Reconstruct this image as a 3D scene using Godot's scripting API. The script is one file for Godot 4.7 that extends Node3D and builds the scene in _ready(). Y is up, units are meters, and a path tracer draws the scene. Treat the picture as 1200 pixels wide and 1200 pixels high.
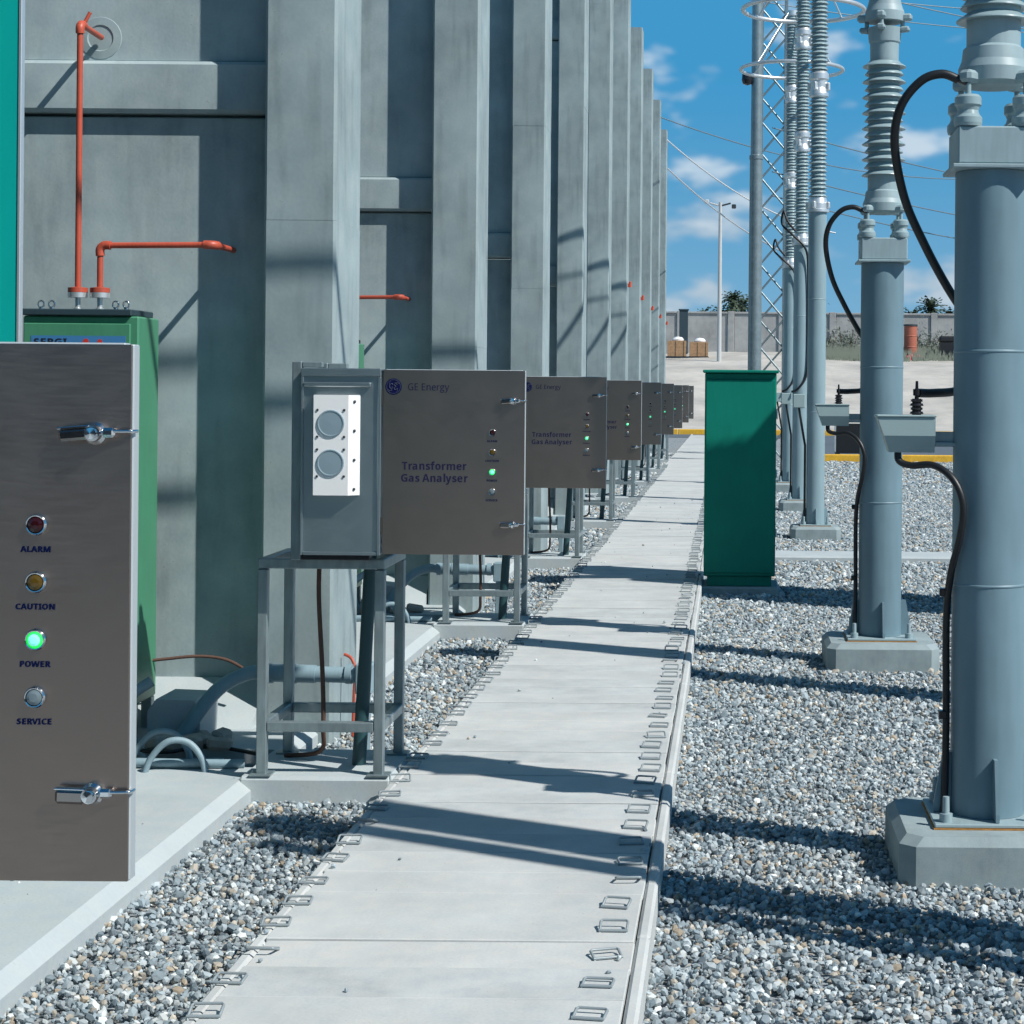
extends Node3D
# A transformer yard: fire walls, gas analysers beside a covered cable trench, arresters on pedestals.
# P(x, y, d): d metres in front of the photographer.

var M := {}
var taken := {}
var rng := RandomNumberGenerator.new()
const BAY := 5.08
const SUN := Vector3(1.0, 1.2, 0.55)

# ---------------------------------------------------------------- small helpers
func P(x: float, y: float, d: float) -> Vector3:
	return Vector3(x, y, -d)

func mb() -> SurfaceTool:
	var st := SurfaceTool.new()
	st.begin(Mesh.PRIMITIVE_TRIANGLES)
	return st

func vtx(st: SurfaceTool, p: Vector3, n: Vector3) -> void:
	st.set_normal(n)
	st.add_vertex(p)

func tri(st: SurfaceTool, a: Vector3, b: Vector3, c: Vector3, na: Vector3, nb: Vector3, nc: Vector3) -> void:
	if (b - a).cross(c - a).dot(na + nb + nc) > 0.0:
		vtx(st, a, na); vtx(st, c, nc); vtx(st, b, nb)
	else:
		vtx(st, a, na); vtx(st, b, nb); vtx(st, c, nc)

func quad(st: SurfaceTool, a: Vector3, b: Vector3, c: Vector3, d: Vector3, n: Vector3) -> void:
	tri(st, a, b, c, n, n, n)
	tri(st, a, c, d, n, n, n)

func quad4(st: SurfaceTool, a: Vector3, b: Vector3, c: Vector3, d: Vector3, na: Vector3, nb: Vector3, nc: Vector3, nd: Vector3) -> void:
	tri(st, a, b, c, na, nb, nc)
	tri(st, a, c, d, na, nc, nd)

func box(st: SurfaceTool, c: Vector3, s: Vector3, bev := 0.0, bas := Basis()) -> void:
	var h := s * 0.5
	var b: float = minf(bev, minf(h.x, minf(h.y, h.z)) * 0.9)
	var g := func(x: float, y: float, z: float) -> Vector3: return c + bas * Vector3(x, y, z)
	for s1 in [-1.0, 1.0]:
		quad(st, g.call(s1 * h.x, -h.y + b, -h.z + b), g.call(s1 * h.x, h.y - b, -h.z + b), g.call(s1 * h.x, h.y - b, h.z - b), g.call(s1 * h.x, -h.y + b, h.z - b), bas * Vector3(s1, 0, 0))
		quad(st, g.call(-h.x + b, s1 * h.y, -h.z + b), g.call(h.x - b, s1 * h.y, -h.z + b), g.call(h.x - b, s1 * h.y, h.z - b), g.call(-h.x + b, s1 * h.y, h.z - b), bas * Vector3(0, s1, 0))
		quad(st, g.call(-h.x + b, -h.y + b, s1 * h.z), g.call(h.x - b, -h.y + b, s1 * h.z), g.call(h.x - b, h.y - b, s1 * h.z), g.call(-h.x + b, h.y - b, s1 * h.z), bas * Vector3(0, 0, s1))
	if b <= 0.0:
		return
	for s1 in [-1.0, 1.0]:
		for s2 in [-1.0, 1.0]:
			quad(st, g.call(s1 * h.x, s2 * (h.y - b), -h.z + b), g.call(s1 * h.x, s2 * (h.y - b), h.z - b), g.call(s1 * (h.x - b), s2 * h.y, h.z - b), g.call(s1 * (h.x - b), s2 * h.y, -h.z + b), (bas * Vector3(s1, s2, 0)).normalized())
			quad(st, g.call(s1 * h.x, -h.y + b, s2 * (h.z - b)), g.call(s1 * h.x, h.y - b, s2 * (h.z - b)), g.call(s1 * (h.x - b), h.y - b, s2 * h.z), g.call(s1 * (h.x - b), -h.y + b, s2 * h.z), (bas * Vector3(s1, 0, s2)).normalized())
			quad(st, g.call(-h.x + b, s1 * h.y, s2 * (h.z - b)), g.call(h.x - b, s1 * h.y, s2 * (h.z - b)), g.call(h.x - b, s1 * (h.y - b), s2 * h.z), g.call(-h.x + b, s1 * (h.y - b), s2 * h.z), (bas * Vector3(0, s1, s2)).normalized())
			for s3 in [-1.0, 1.0]:
				var n: Vector3 = (bas * Vector3(s1, s2, s3)).normalized()
				tri(st, g.call(s1 * h.x, s2 * (h.y - b), s3 * (h.z - b)), g.call(s1 * (h.x - b), s2 * h.y, s3 * (h.z - b)), g.call(s1 * (h.x - b), s2 * (h.y - b), s3 * h.z), n, n, n)

# box given by its two corners
func bx(st: SurfaceTool, a: Vector3, b: Vector3, bev := 0.0) -> void:
	box(st, (a + b) * 0.5, (b - a).abs(), bev)

func smooth_path(pts: Array, steps := 6) -> Array:
	var c := Curve3D.new()
	for i in pts.size():
		var p: Vector3 = pts[i]
		var a: Vector3 = pts[maxi(i - 1, 0)]
		var b: Vector3 = pts[mini(i + 1, pts.size() - 1)]
		var t := (b - a) / 6.0
		c.add_point(p, -t, t)
	var out := []
	for i in pts.size() - 1:
		for k in steps:
			out.append(c.sample(i, float(k) / steps))
	out.append(pts[-1])
	return out

func tube(st: SurfaceTool, pts: Array, r, seg := 8, closed := false) -> void:
	var n := pts.size()
	var up := Vector3.UP
	var t0: Vector3 = (pts[1] - pts[0]).normalized()
	if absf(t0.dot(up)) > 0.9:
		up = Vector3.RIGHT
	var side := t0.cross(up).normalized()
	var rings := []
	var norms := []
	for i in n:
		var t: Vector3
		if closed:
			t = (pts[(i + 1) % n] - pts[(i + n - 1) % n]).normalized()
		else:
			t = (pts[mini(i + 1, n - 1)] - pts[maxi(i - 1, 0)]).normalized()
		side = (side - t * side.dot(t)).normalized()
		var other := t.cross(side)
		var rr: float = r[i] if r is Array else r
		var ring := []
		var nr := []
		for k in seg:
			var a := TAU * k / seg
			var d := side * cos(a) + other * sin(a)
			nr.append(d)
			ring.append(pts[i] + d * rr)
		rings.append(ring)
		norms.append(nr)
	for i in (n if closed else n - 1):
		var j := (i + 1) % n
		for k in seg:
			var l := (k + 1) % seg
			quad4(st, rings[i][k], rings[i][l], rings[j][l], rings[j][k], norms[i][k], norms[i][l], norms[j][l], norms[j][k])
	if not closed:
		for e in [0, n - 1]:
			var t: Vector3 = (pts[0] - pts[1]).normalized() if e == 0 else (pts[n - 1] - pts[n - 2]).normalized()
			for k in seg:
				tri(st, pts[e], rings[e][k], rings[e][(k + 1) % seg], t, t, t)

# profile of (radius, height); every stretch of it keeps its own slope
func lathe(st: SurfaceTool, prof: Array, o := Vector3.ZERO, seg := 16, bas := Basis()) -> void:
	for i in prof.size() - 1:
		var a: Vector2 = prof[i]
		var b: Vector2 = prof[i + 1]
		var d := b - a
		if d.length() < 1e-6:
			continue
		var nn := Vector2(d.y, -d.x).normalized()
		for k in seg:
			var a0 := TAU * k / seg
			var a1 := TAU * (k + 1) / seg
			var c0 := Vector3(cos(a0), 0, sin(a0))
			var c1 := Vector3(cos(a1), 0, sin(a1))
			var n0 := bas * (c0 * nn.x + Vector3.UP * nn.y)
			var n1 := bas * (c1 * nn.x + Vector3.UP * nn.y)
			var p0 := o + bas * (c0 * a.x + Vector3.UP * a.y)
			var p1 := o + bas * (c1 * a.x + Vector3.UP * a.y)
			var q0 := o + bas * (c0 * b.x + Vector3.UP * b.y)
			var q1 := o + bas * (c1 * b.x + Vector3.UP * b.y)
			if a.x > 1e-6:
				tri(st, p0, p1, q1, n0, n1, n1)
			if b.x > 1e-6:
				tri(st, p0, q1, q0, n0, n1, n0)

# outline in the x-y plane pushed along z
func prism(st: SurfaceTool, poly: PackedVector2Array, z0: float, z1: float, x := Transform3D()) -> void:
	var idx := Geometry2D.triangulate_polygon(poly)
	for zz in [z0, z1]:
		var n := x.basis * Vector3(0, 0, signf(zz - (z0 + z1) * 0.5))
		for i in range(0, idx.size(), 3):
			var q := []
			for k in 3:
				var v := poly[idx[i + k]]
				q.append(x * Vector3(v.x, v.y, zz))
			tri(st, q[0], q[1], q[2], n, n, n)
	var area := 0.0
	for i in poly.size():
		area += poly[i].cross(poly[(i + 1) % poly.size()])
	for i in poly.size():
		var a := poly[i]
		var b := poly[(i + 1) % poly.size()]
		var d := (b - a).normalized()
		var n := x.basis * (Vector3(d.y, -d.x, 0) * signf(area))
		quad(st, x * Vector3(a.x, a.y, z0), x * Vector3(b.x, b.y, z0), x * Vector3(b.x, b.y, z1), x * Vector3(a.x, a.y, z1), n)

func numbered(called: String) -> String:
	var k: int = taken.get(called, -1) + 1
	taken[called] = k
	return called if k == 0 else "%s_%03d" % [called, k]

func obj(called: String, st: SurfaceTool, m: Material, parent: Node = self) -> MeshInstance3D:
	return hang(called, st.commit(), m, parent)

func hang(called: String, mesh: Mesh, m: Material, parent: Node = self) -> MeshInstance3D:
	var o := MeshInstance3D.new()
	o.name = numbered(called) if parent == self else called
	o.mesh = mesh
	o.material_override = m
	parent.add_child(o, true)
	return o

func tag(o: Node, label: String, category := "", group := "", kind := "") -> void:
	if label: o.set_meta("label", label)
	if category: o.set_meta("category", category)
	if group: o.set_meta("group", group)
	if kind: o.set_meta("kind", kind)

func thing(called: String, at: Vector3, label := "", category := "", group := "") -> Node3D:
	var o := Node3D.new()
	o.name = numbered(called)
	add_child(o)
	o.position = at
	tag(o, label, category, group)
	return o

func copy(o: Node3D, called: String, at: Vector3, label: String) -> Node3D:
	var c: Node3D = o.duplicate()
	c.name = numbered(called)
	add_child(c)
	c.position = at
	c.set_meta("label", label)
	return c

func struct(called: String, st: SurfaceTool, m: Material) -> MeshInstance3D:
	var o := obj(called, st, m)
	o.set_meta("kind", "structure")
	return o

func words(called: String, text: String, high: float, at: Vector3, m: Material, parent: Node, bold := true, serif := false, wide := 1.0) -> MeshInstance3D:
	var f := SystemFont.new()
	f.font_names = PackedStringArray(["Droid Serif" if serif else "Droid Sans"])
	f.font_weight = 700 if bold else 400
	var t := TextMesh.new()
	t.text = text
	t.font = f
	t.font_size = 32
	t.pixel_size = high / 32.0 / 0.72
	t.depth = 0.0015
	t.curve_step = 2.0
	var o := hang(called, t, m, parent)
	o.position = at
	o.scale = Vector3(wide, 1, 1)
	return o

# ---------------------------------------------------------------- materials
func lin(r: float, g: float, b: float) -> Color:
	return Color(r, g, b).linear_to_srgb()

func mat(c: Color, rough := 0.6, metal := 0.0) -> StandardMaterial3D:
	var m := StandardMaterial3D.new()
	m.albedo_color = c
	m.roughness = rough
	m.metallic = metal
	return m

func noise_image(n: int, freq: float, oct: int, sd: int, kind := FastNoiseLite.TYPE_SIMPLEX_SMOOTH) -> PackedByteArray:
	var f := FastNoiseLite.new()
	f.noise_type = kind
	f.frequency = freq
	f.fractal_octaves = oct
	f.seed = sd
	if kind == FastNoiseLite.TYPE_CELLULAR:
		f.fractal_type = FastNoiseLite.FRACTAL_NONE
		f.cellular_return_type = FastNoiseLite.RETURN_CELL_VALUE
	var im := f.get_seamless_image(n, n, false, false, 0.1, true)
	im.convert(Image.FORMAT_L8)
	return im.get_data()

# mottled cast surface: cloudy patches, run marks down the face, fine grain, a few blow holes
func cast_surface(base: Vector3, sd: int, tile: float, mottle: float, runs: float, grain: float, rough := 0.85, bump := 2.0) -> StandardMaterial3D:
	var n := 1024
	var a := noise_image(n, 0.004, 5, sd)
	var b := noise_image(n, 0.02, 4, sd + 1)
	var c := noise_image(n, 0.16, 3, sd + 2)
	var px := PackedByteArray()
	px.resize(n * n * 3)
	var hp := PackedByteArray()
	hp.resize(n * n)
	for y in n:
		for x in n:
			var i := y * n + x
			var va := (a[i] - 128) / 128.0
			var vb := (b[i] - 128) / 128.0
			var vc := (c[i] - 128) / 128.0
			var vr := (a[y * n + ((x * 8) & (n - 1))] - 128) / 128.0
			var k := 1.0 + mottle * va + 0.5 * mottle * vb + grain * vc + runs * minf(vr + 0.1, 0.0)
			if vc > 0.62 and vb > 0.25:
				k *= 0.72
			var warm := 0.03 * vb
			px[i * 3] = clampi(int(255.0 * pow(clampf(base.x * k * (1.0 + warm), 0.0, 1.0), 0.4545)), 0, 255)
			px[i * 3 + 1] = clampi(int(255.0 * pow(clampf(base.y * k, 0.0, 1.0), 0.4545)), 0, 255)
			px[i * 3 + 2] = clampi(int(255.0 * pow(clampf(base.z * k * (1.0 - warm), 0.0, 1.0), 0.4545)), 0, 255)
			hp[i] = clampi(int(128.0 + 40.0 * vb + 60.0 * vc), 0, 255)
	var m := StandardMaterial3D.new()
	m.albedo_texture = ImageTexture.create_from_image(Image.create_from_data(n, n, false, Image.FORMAT_RGB8, px))
	var h := Image.create_from_data(n, n, false, Image.FORMAT_L8, hp)
	h.convert(Image.FORMAT_RGBA8)
	h.bump_map_to_normal_map(bump)
	m.normal_enabled = true
	m.normal_texture = ImageTexture.create_from_image(h)
	m.normal_scale = 0.08
	m.roughness = rough
	m.uv1_triplanar = true
	m.uv1_world_triplanar = true
	m.uv1_scale = Vector3.ONE / tile
	return m

# pebbles seen from too far to tell them apart
func pebble_surface(tile: float) -> StandardMaterial3D:
	var n := 1024
	var a := noise_image(n, 0.07, 1, 31, FastNoiseLite.TYPE_CELLULAR)
	var b := noise_image(n, 0.011, 4, 32)
	var px := PackedByteArray()
	px.resize(n * n * 3)
	for i in n * n:
		var v := a[i] / 255.0
		var k := 0.11 + 0.33 * v + 0.12 * (b[i] / 255.0 - 0.5)
		var t := Vector3(0.90, 1.02, 1.09)
		if a[i] % 7 == 0:
			t = Vector3(1.06, 0.98, 0.86)
		px[i * 3] = clampi(int(255.0 * pow(k * t.x, 0.4545)), 0, 255)
		px[i * 3 + 1] = clampi(int(255.0 * pow(k * t.y, 0.4545)), 0, 255)
		px[i * 3 + 2] = clampi(int(255.0 * pow(k * t.z, 0.4545)), 0, 255)
	var m := StandardMaterial3D.new()
	m.albedo_texture = ImageTexture.create_from_image(Image.create_from_data(n, n, false, Image.FORMAT_RGB8, px))
	m.roughness = 0.95
	m.uv1_triplanar = true
	m.uv1_world_triplanar = true
	m.uv1_scale = Vector3.ONE / tile
	return m

# rolled sheet steel with a fine grain along one direction
func brushed(c: Color, rough: float, metal: float) -> StandardMaterial3D:
	var n := 512
	var a := noise_image(n, 0.02, 3, 77)
	var b := noise_image(n, 0.012, 3, 78)
	var px := PackedByteArray()
	px.resize(n * n * 3)
	for y in n:
		for x in n:
			var i := y * n + x
			var v := (a[((y * 16) & (n - 1)) * n + x] - 128) / 128.0
			var w := (b[i] - 128) / 128.0
			var r := clampf(rough + 0.05 * v + 0.03 * w, 0.05, 1.0)
			px[i * 3] = 255
			px[i * 3 + 1] = int(255.0 * r)
			px[i * 3 + 2] = int(255.0 * metal)
	var m := StandardMaterial3D.new()
	m.albedo_color = c
	m.roughness_texture = ImageTexture.create_from_image(Image.create_from_data(n, n, false, Image.FORMAT_RGB8, px))
	m.roughness_texture_channel = BaseMaterial3D.TEXTURE_CHANNEL_GREEN
	m.roughness = 1.0
	m.metallic = metal
	m.uv1_triplanar = true
	m.uv1_world_triplanar = true
	m.uv1_scale = Vector3.ONE / 0.9
	return m

func painted(base: Vector3, sd: int, rough: float, tile := 1.6, mottle := 0.1) -> StandardMaterial3D:
	var n := 256
	var a := noise_image(n, 0.015, 5, sd)
	var px := PackedByteArray()
	px.resize(n * n * 3)
	for y in n:
		for x in n:
			var i := y * n + x
			var v := (a[i] - 128) / 128.0
			var r := (a[y * n + ((x * 8) & (n - 1))] - 128) / 128.0
			var k := 1.0 + mottle * v + mottle * 0.8 * r
			px[i * 3] = clampi(int(255.0 * pow(base.x * k, 0.4545)), 0, 255)
			px[i * 3 + 1] = clampi(int(255.0 * pow(base.y * k, 0.4545)), 0, 255)
			px[i * 3 + 2] = clampi(int(255.0 * pow(base.z * k, 0.4545)), 0, 255)
	var m := StandardMaterial3D.new()
	m.albedo_texture = ImageTexture.create_from_image(Image.create_from_data(n, n, false, Image.FORMAT_RGB8, px))
	m.roughness = rough
	m.uv1_triplanar = true
	m.uv1_world_triplanar = true
	m.uv1_scale = Vector3.ONE / tile
	return m

func make_materials() -> void:
	M.column = cast_surface(Vector3(0.30, 0.378, 0.392), 11, 4.6, 0.20, 0.24, 0.05)
	M.wall = cast_surface(Vector3(0.355, 0.44, 0.455), 21, 3.9, 0.20, 0.16, 0.05)
	M.slab = cast_surface(Vector3(0.52, 0.54, 0.535), 41, 2.7, 0.10, 0.03, 0.06, 0.85, 1.2)
	M.slab_b = cast_surface(Vector3(0.495, 0.52, 0.52), 42, 1.9, 0.13, 0.03, 0.07, 0.85, 1.2)
	M.slab_c = cast_surface(Vector3(0.54, 0.555, 0.545), 43, 2.3, 0.10, 0.04, 0.06, 0.85, 1.2)
	M.pad = cast_surface(Vector3(0.455, 0.51, 0.525), 51, 3.1, 0.07, 0.03, 0.05)
	M.footing = cast_surface(Vector3(0.28, 0.35, 0.365), 61, 1.3, 0.16, 0.08, 0.09)
	M.pebbles = pebble_surface(1.5)
	M.sand = cast_surface(Vector3(0.47, 0.45, 0.41), 71, 17.0, 0.22, 0.0, 0.12, 0.95)
	M.asphalt = mat(lin(0.10, 0.125, 0.15), 0.9)
	M.stainless = brushed(lin(0.33, 0.27, 0.235), 0.36, 1.0)
	M.housing = brushed(lin(0.36, 0.42, 0.44), 0.45, 1.0)
	M.fold = mat(lin(0.50, 0.55, 0.57), 0.4, 0.3)
	M.slim_paint = painted(Vector3(0.25, 0.36, 0.40), 95, 0.42, 1.9, 0.08)
	M.chrome = mat(lin(0.75, 0.78, 0.80), 0.12, 1.0)
	M.dark_chrome = mat(lin(0.03, 0.03, 0.035), 0.2, 0.3)
	M.lever = mat(lin(0.30, 0.28, 0.27), 0.14, 1.0)
	M.galvanised = painted(Vector3(0.27, 0.335, 0.35), 81, 0.42, 0.8, 0.16)
	M.galvanised.metallic = 0.55
	M.grey_paint = painted(Vector3(0.155, 0.25, 0.30), 82, 0.5, 1.9, 0.13)
	M.grey_cast = painted(Vector3(0.30, 0.40, 0.43), 83, 0.5, 0.9, 0.1)
	M.porcelain = mat(lin(0.29, 0.39, 0.415), 0.28)
	M.box_paint = mat(lin(0.30, 0.40, 0.41), 0.45)
	M.bright_alu = mat(lin(0.74, 0.77, 0.78), 0.38, 0.7)
	M.green = painted(Vector3(0.004, 0.20, 0.145), 84, 0.38, 1.4, 0.06)
	M.teal = painted(Vector3(0.002, 0.44, 0.40), 85, 0.45, 1.8, 0.03)
	M.sage = painted(Vector3(0.065, 0.26, 0.15), 86, 0.4, 1.2, 0.06)
	for q in [M.green, M.teal]:
		q.metallic_specular = 0.25
	M.dark_lid = mat(lin(0.03, 0.055, 0.07), 0.5)
	M.red = painted(Vector3(0.50, 0.085, 0.045), 87, 0.45, 0.5, 0.12)
	M.white = mat(lin(0.86, 0.87, 0.87), 0.45)
	M.fan = mat(lin(0.22, 0.31, 0.36), 0.7)
	M.rubber = mat(lin(0.012, 0.014, 0.017), 0.45)
	M.navy = mat(lin(0.004, 0.009, 0.05), 0.6)
	M.navy.metallic_specular = 0.15
	M.title = mat(lin(0.022, 0.020, 0.06), 0.6)
	M.title.metallic_specular = 0.2
	M.logo = mat(lin(0.006, 0.010, 0.06), 0.6)
	M.logo.metallic_specular = 0.2
	M.logo_line = mat(lin(0.05, 0.06, 0.11), 0.6)
	M.lens_red = mat(lin(0.03, 0.004, 0.006), 0.12)
	M.lens_amber = mat(lin(0.10, 0.06, 0.008), 0.12)
	M.lens_clear = mat(lin(0.16, 0.21, 0.23), 0.15)
	M.lens_green = mat(lin(0.05, 0.5, 0.15), 0.2)
	M.lens_green.emission_enabled = true
	M.lens_green.emission = Color(0.12, 1.0, 0.35)
	M.lens_green.emission_energy_multiplier = 0.75
	M.lens_core = mat(lin(0.3, 0.7, 0.7), 0.2)
	M.lens_core.emission_enabled = true
	M.lens_core.emission = Color(0.45, 0.95, 0.85)
	M.lens_core.emission_energy_multiplier = 0.7
	M.handle = mat(lin(0.06, 0.075, 0.085), 0.5, 0.6)
	M.loop = mat(lin(0.32, 0.37, 0.39), 0.5, 0.35)
	M.conduit = painted(Vector3(0.25, 0.36, 0.41), 88, 0.5, 0.6, 0.12)
	M.brown = painted(Vector3(0.10, 0.05, 0.035), 89, 0.8, 0.3, 0.2)
	M.teal_pipe = mat(lin(0.02, 0.07, 0.08), 0.5)
	M.rust = painted(Vector3(0.42, 0.20, 0.05), 90, 0.9, 0.2, 0.3)
	M.yellow = painted(Vector3(0.72, 0.42, 0.03), 91, 0.7, 0.9, 0.12)
	M.far_wall = cast_surface(Vector3(0.33, 0.34, 0.34), 92, 9.0, 0.2, 0.12, 0.06)
	M.crate = painted(Vector3(0.36, 0.22, 0.12), 93, 0.85, 0.7, 0.2)
	M.sacking = painted(Vector3(0.48, 0.40, 0.34), 96, 0.95, 0.4, 0.2)
	M.orange = mat(lin(0.42, 0.13, 0.08), 0.6)
	M.pink = mat(lin(0.55, 0.14, 0.14), 0.7)
	M.blue_sign = mat(lin(0.05, 0.20, 0.42), 0.5)
	M.ink = mat(lin(0.006, 0.008, 0.02), 0.6)
	M.sign_red = mat(lin(0.55, 0.04, 0.03), 0.5)
	M.pole_white = mat(lin(0.48, 0.50, 0.50), 0.7)
	M.wire = mat(lin(0.20, 0.25, 0.28), 0.5, 0.4)
	M.wire_bright = mat(lin(0.7, 0.72, 0.73), 0.4, 0.6)
	M.render_dark = cast_surface(Vector3(0.14, 0.13, 0.13), 94, 5.0, 0.15, 0.1, 0.05)
	M.glass_dark = mat(lin(0.02, 0.025, 0.03), 0.08)
	M.trunk = mat(lin(0.10, 0.075, 0.05), 0.9)
	M.palm = mat(lin(0.035, 0.06, 0.035), 0.7)
	M.scrub = mat(lin(0.17, 0.20, 0.16), 0.8)
	M.stone = mat(Color.WHITE, 0.9)
	M.stone.vertex_color_use_as_albedo = true

# ---------------------------------------------------------------- sky
func make_sky() -> Sky:
	var w := 4096
	var h := 2048
	var f := FastNoiseLite.new()
	f.seed = 9
	f.frequency = 5.5
	f.fractal_octaves = 5
	f.fractal_gain = 0.55
	var g := FastNoiseLite.new()
	g.seed = 4
	g.frequency = 1.9
	g.fractal_octaves = 2
	var px := PackedByteArray()
	px.resize(w * h * 3)
	var lut := PackedByteArray()
	lut.resize(4096)
	for i in 4096:
		lut[i] = int(255.0 * Color(i / 4095.0, 0, 0).linear_to_srgb().r + 0.5)
	for y in h:
		var el := PI * 0.5 - PI * (y + 0.5) / h
		var s := sin(el)
		var top := Vector3(0.012, 0.085, 0.20)
		var mid := Vector3(0.055, 0.315, 0.60)
		var low := Vector3(0.25, 0.47, 0.65)
		var sky := mid.lerp(top, smoothstep(0.17, 0.8, s))
		sky = sky.lerp(low, pow(clampf(1.0 - s / 0.17, 0.0, 1.0), 1.4))
		if s < 0.0:
			sky = Vector3(0.32, 0.34, 0.35)
		var flat := s <= 0.0 or s > 0.92
		for x in w:
			var c := sky
			if not flat:
				var az := TAU * (x + 0.5) / w
				# cloud sheets lie level: look them up on a flat layer, squeezed towards the horizon
				var k := 1.0 / (s + 0.16)
				var q := Vector3(sin(az) * cos(el) * 1.6, s * 4.2, cos(az) * cos(el) * 1.6)
				var v := f.get_noise_3dv(q) + 0.5 * g.get_noise_3dv(q)
				var bank := 0.27 * exp(-pow((s - 0.058) / 0.036, 2.0)) - 0.15 * smoothstep(0.085, 0.14, s)
				var cover := smoothstep(0.10, 0.48, v + bank)
				var lit := 0.78 + 0.22 * smoothstep(0.1, 0.5, v)
				c = sky.lerp(Vector3(0.70, 0.79, 0.86) * lit, cover * 0.75)
			var i := (y * w + x) * 3
			px[i] = lut[int(clampf(c.x, 0, 1) * 4095.0)]
			px[i + 1] = lut[int(clampf(c.y, 0, 1) * 4095.0)]
			px[i + 2] = lut[int(clampf(c.z, 0, 1) * 4095.0)]
	var p := PanoramaSkyMaterial.new()
	p.panorama = ImageTexture.create_from_image(Image.create_from_data(w, h, false, Image.FORMAT_RGB8, px))
	var sk := Sky.new()
	sk.sky_material = p
	return sk

# ---------------------------------------------------------------- setting
func make_ground() -> void:
	var st := mb()
	quad(st, P(-900, -0.03, -900), P(900, -0.03, -900), P(900, -0.03, 1500), P(-900, -0.03, 1500), Vector3.UP)
	struct("ground", st, M.sand)
	st = mb()
	quad(st, P(-14, -0.008, -16), P(30, -0.008, -16), P(30, -0.008, 73), P(-14, -0.008, 73), Vector3.UP)
	struct("gravel_bed", st, M.pebbles)
	# parking apron with painted kerbs, beyond the yard
	st = mb()
	quad(st, P(2.0, 0.0, 45.4), P(40, 0.0, 45.4), P(40, 0.0, 72.0), P(2.0, 0.0, 72.0), Vector3.UP)
	quad(st, P(-20, 0.0, 67.2), P(2.0, 0.0, 67.2), P(2.0, 0.0, 72.0), P(-20, 0.0, 72.0), Vector3.UP)
	struct("road", st, M.asphalt)
	for e in [[-20.0, 40.0, 72.0], [2.0, 40.0, 45.2]]:
		var x: float = e[0]
		while x < e[1] - 0.1:
			st = mb()
			bx(st, P(x + 0.01, -0.05, e[2] + 0.2), P(x + 1.99, 0.2, e[2]), 0.02)
			var kerb := struct("kerb", st, M.yellow)
			kerb.set_meta("label", "yellow painted kerb stone")
			x += 2.0
	# rising bank behind the yard
	var f := FastNoiseLite.new()
	f.seed = 5
	f.frequency = 0.11
	st = mb()
	var prof := [[72.3, -0.02], [78.0, 0.25], [86.0, 1.4], [95.0, 2.7], [104.0, 3.6], [110.0, 3.9], [140.0, 4.2], [260.0, 5.0], [900.0, 6.0]]
	var rows := []
	var xs := []
	for i in 61:
		xs.append(-45.0 + i * 2.0)
	xs.push_front(-700.0)
	xs.append(700.0)
	for r in prof:
		var row := []
		for x in xs:
			row.append(P(x, r[1] + (0.22 * f.get_noise_2d(x, r[0]) if r[0] > 73.0 and r[0] < 120.0 else 0.0), r[0]))
		rows.append(row)
	for j in rows.size() - 1:
		for i in xs.size() - 1:
			var n: Vector3 = (rows[j][i + 1] - rows[j][i]).cross(rows[j + 1][i] - rows[j][i]).normalized()
			if n.y < 0: n = -n
			quad(st, rows[j][i], rows[j][i + 1], rows[j + 1][i + 1], rows[j + 1][i], n)
	struct("hill", st, M.sand)
	# low concrete duct that crosses the gravel
	st = mb()
	bx(st, P(0.45, -0.1, 19.6), P(9.0, 0.07, 18.95), 0.015)
	struct("cable_duct", st, M.pad)

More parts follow.
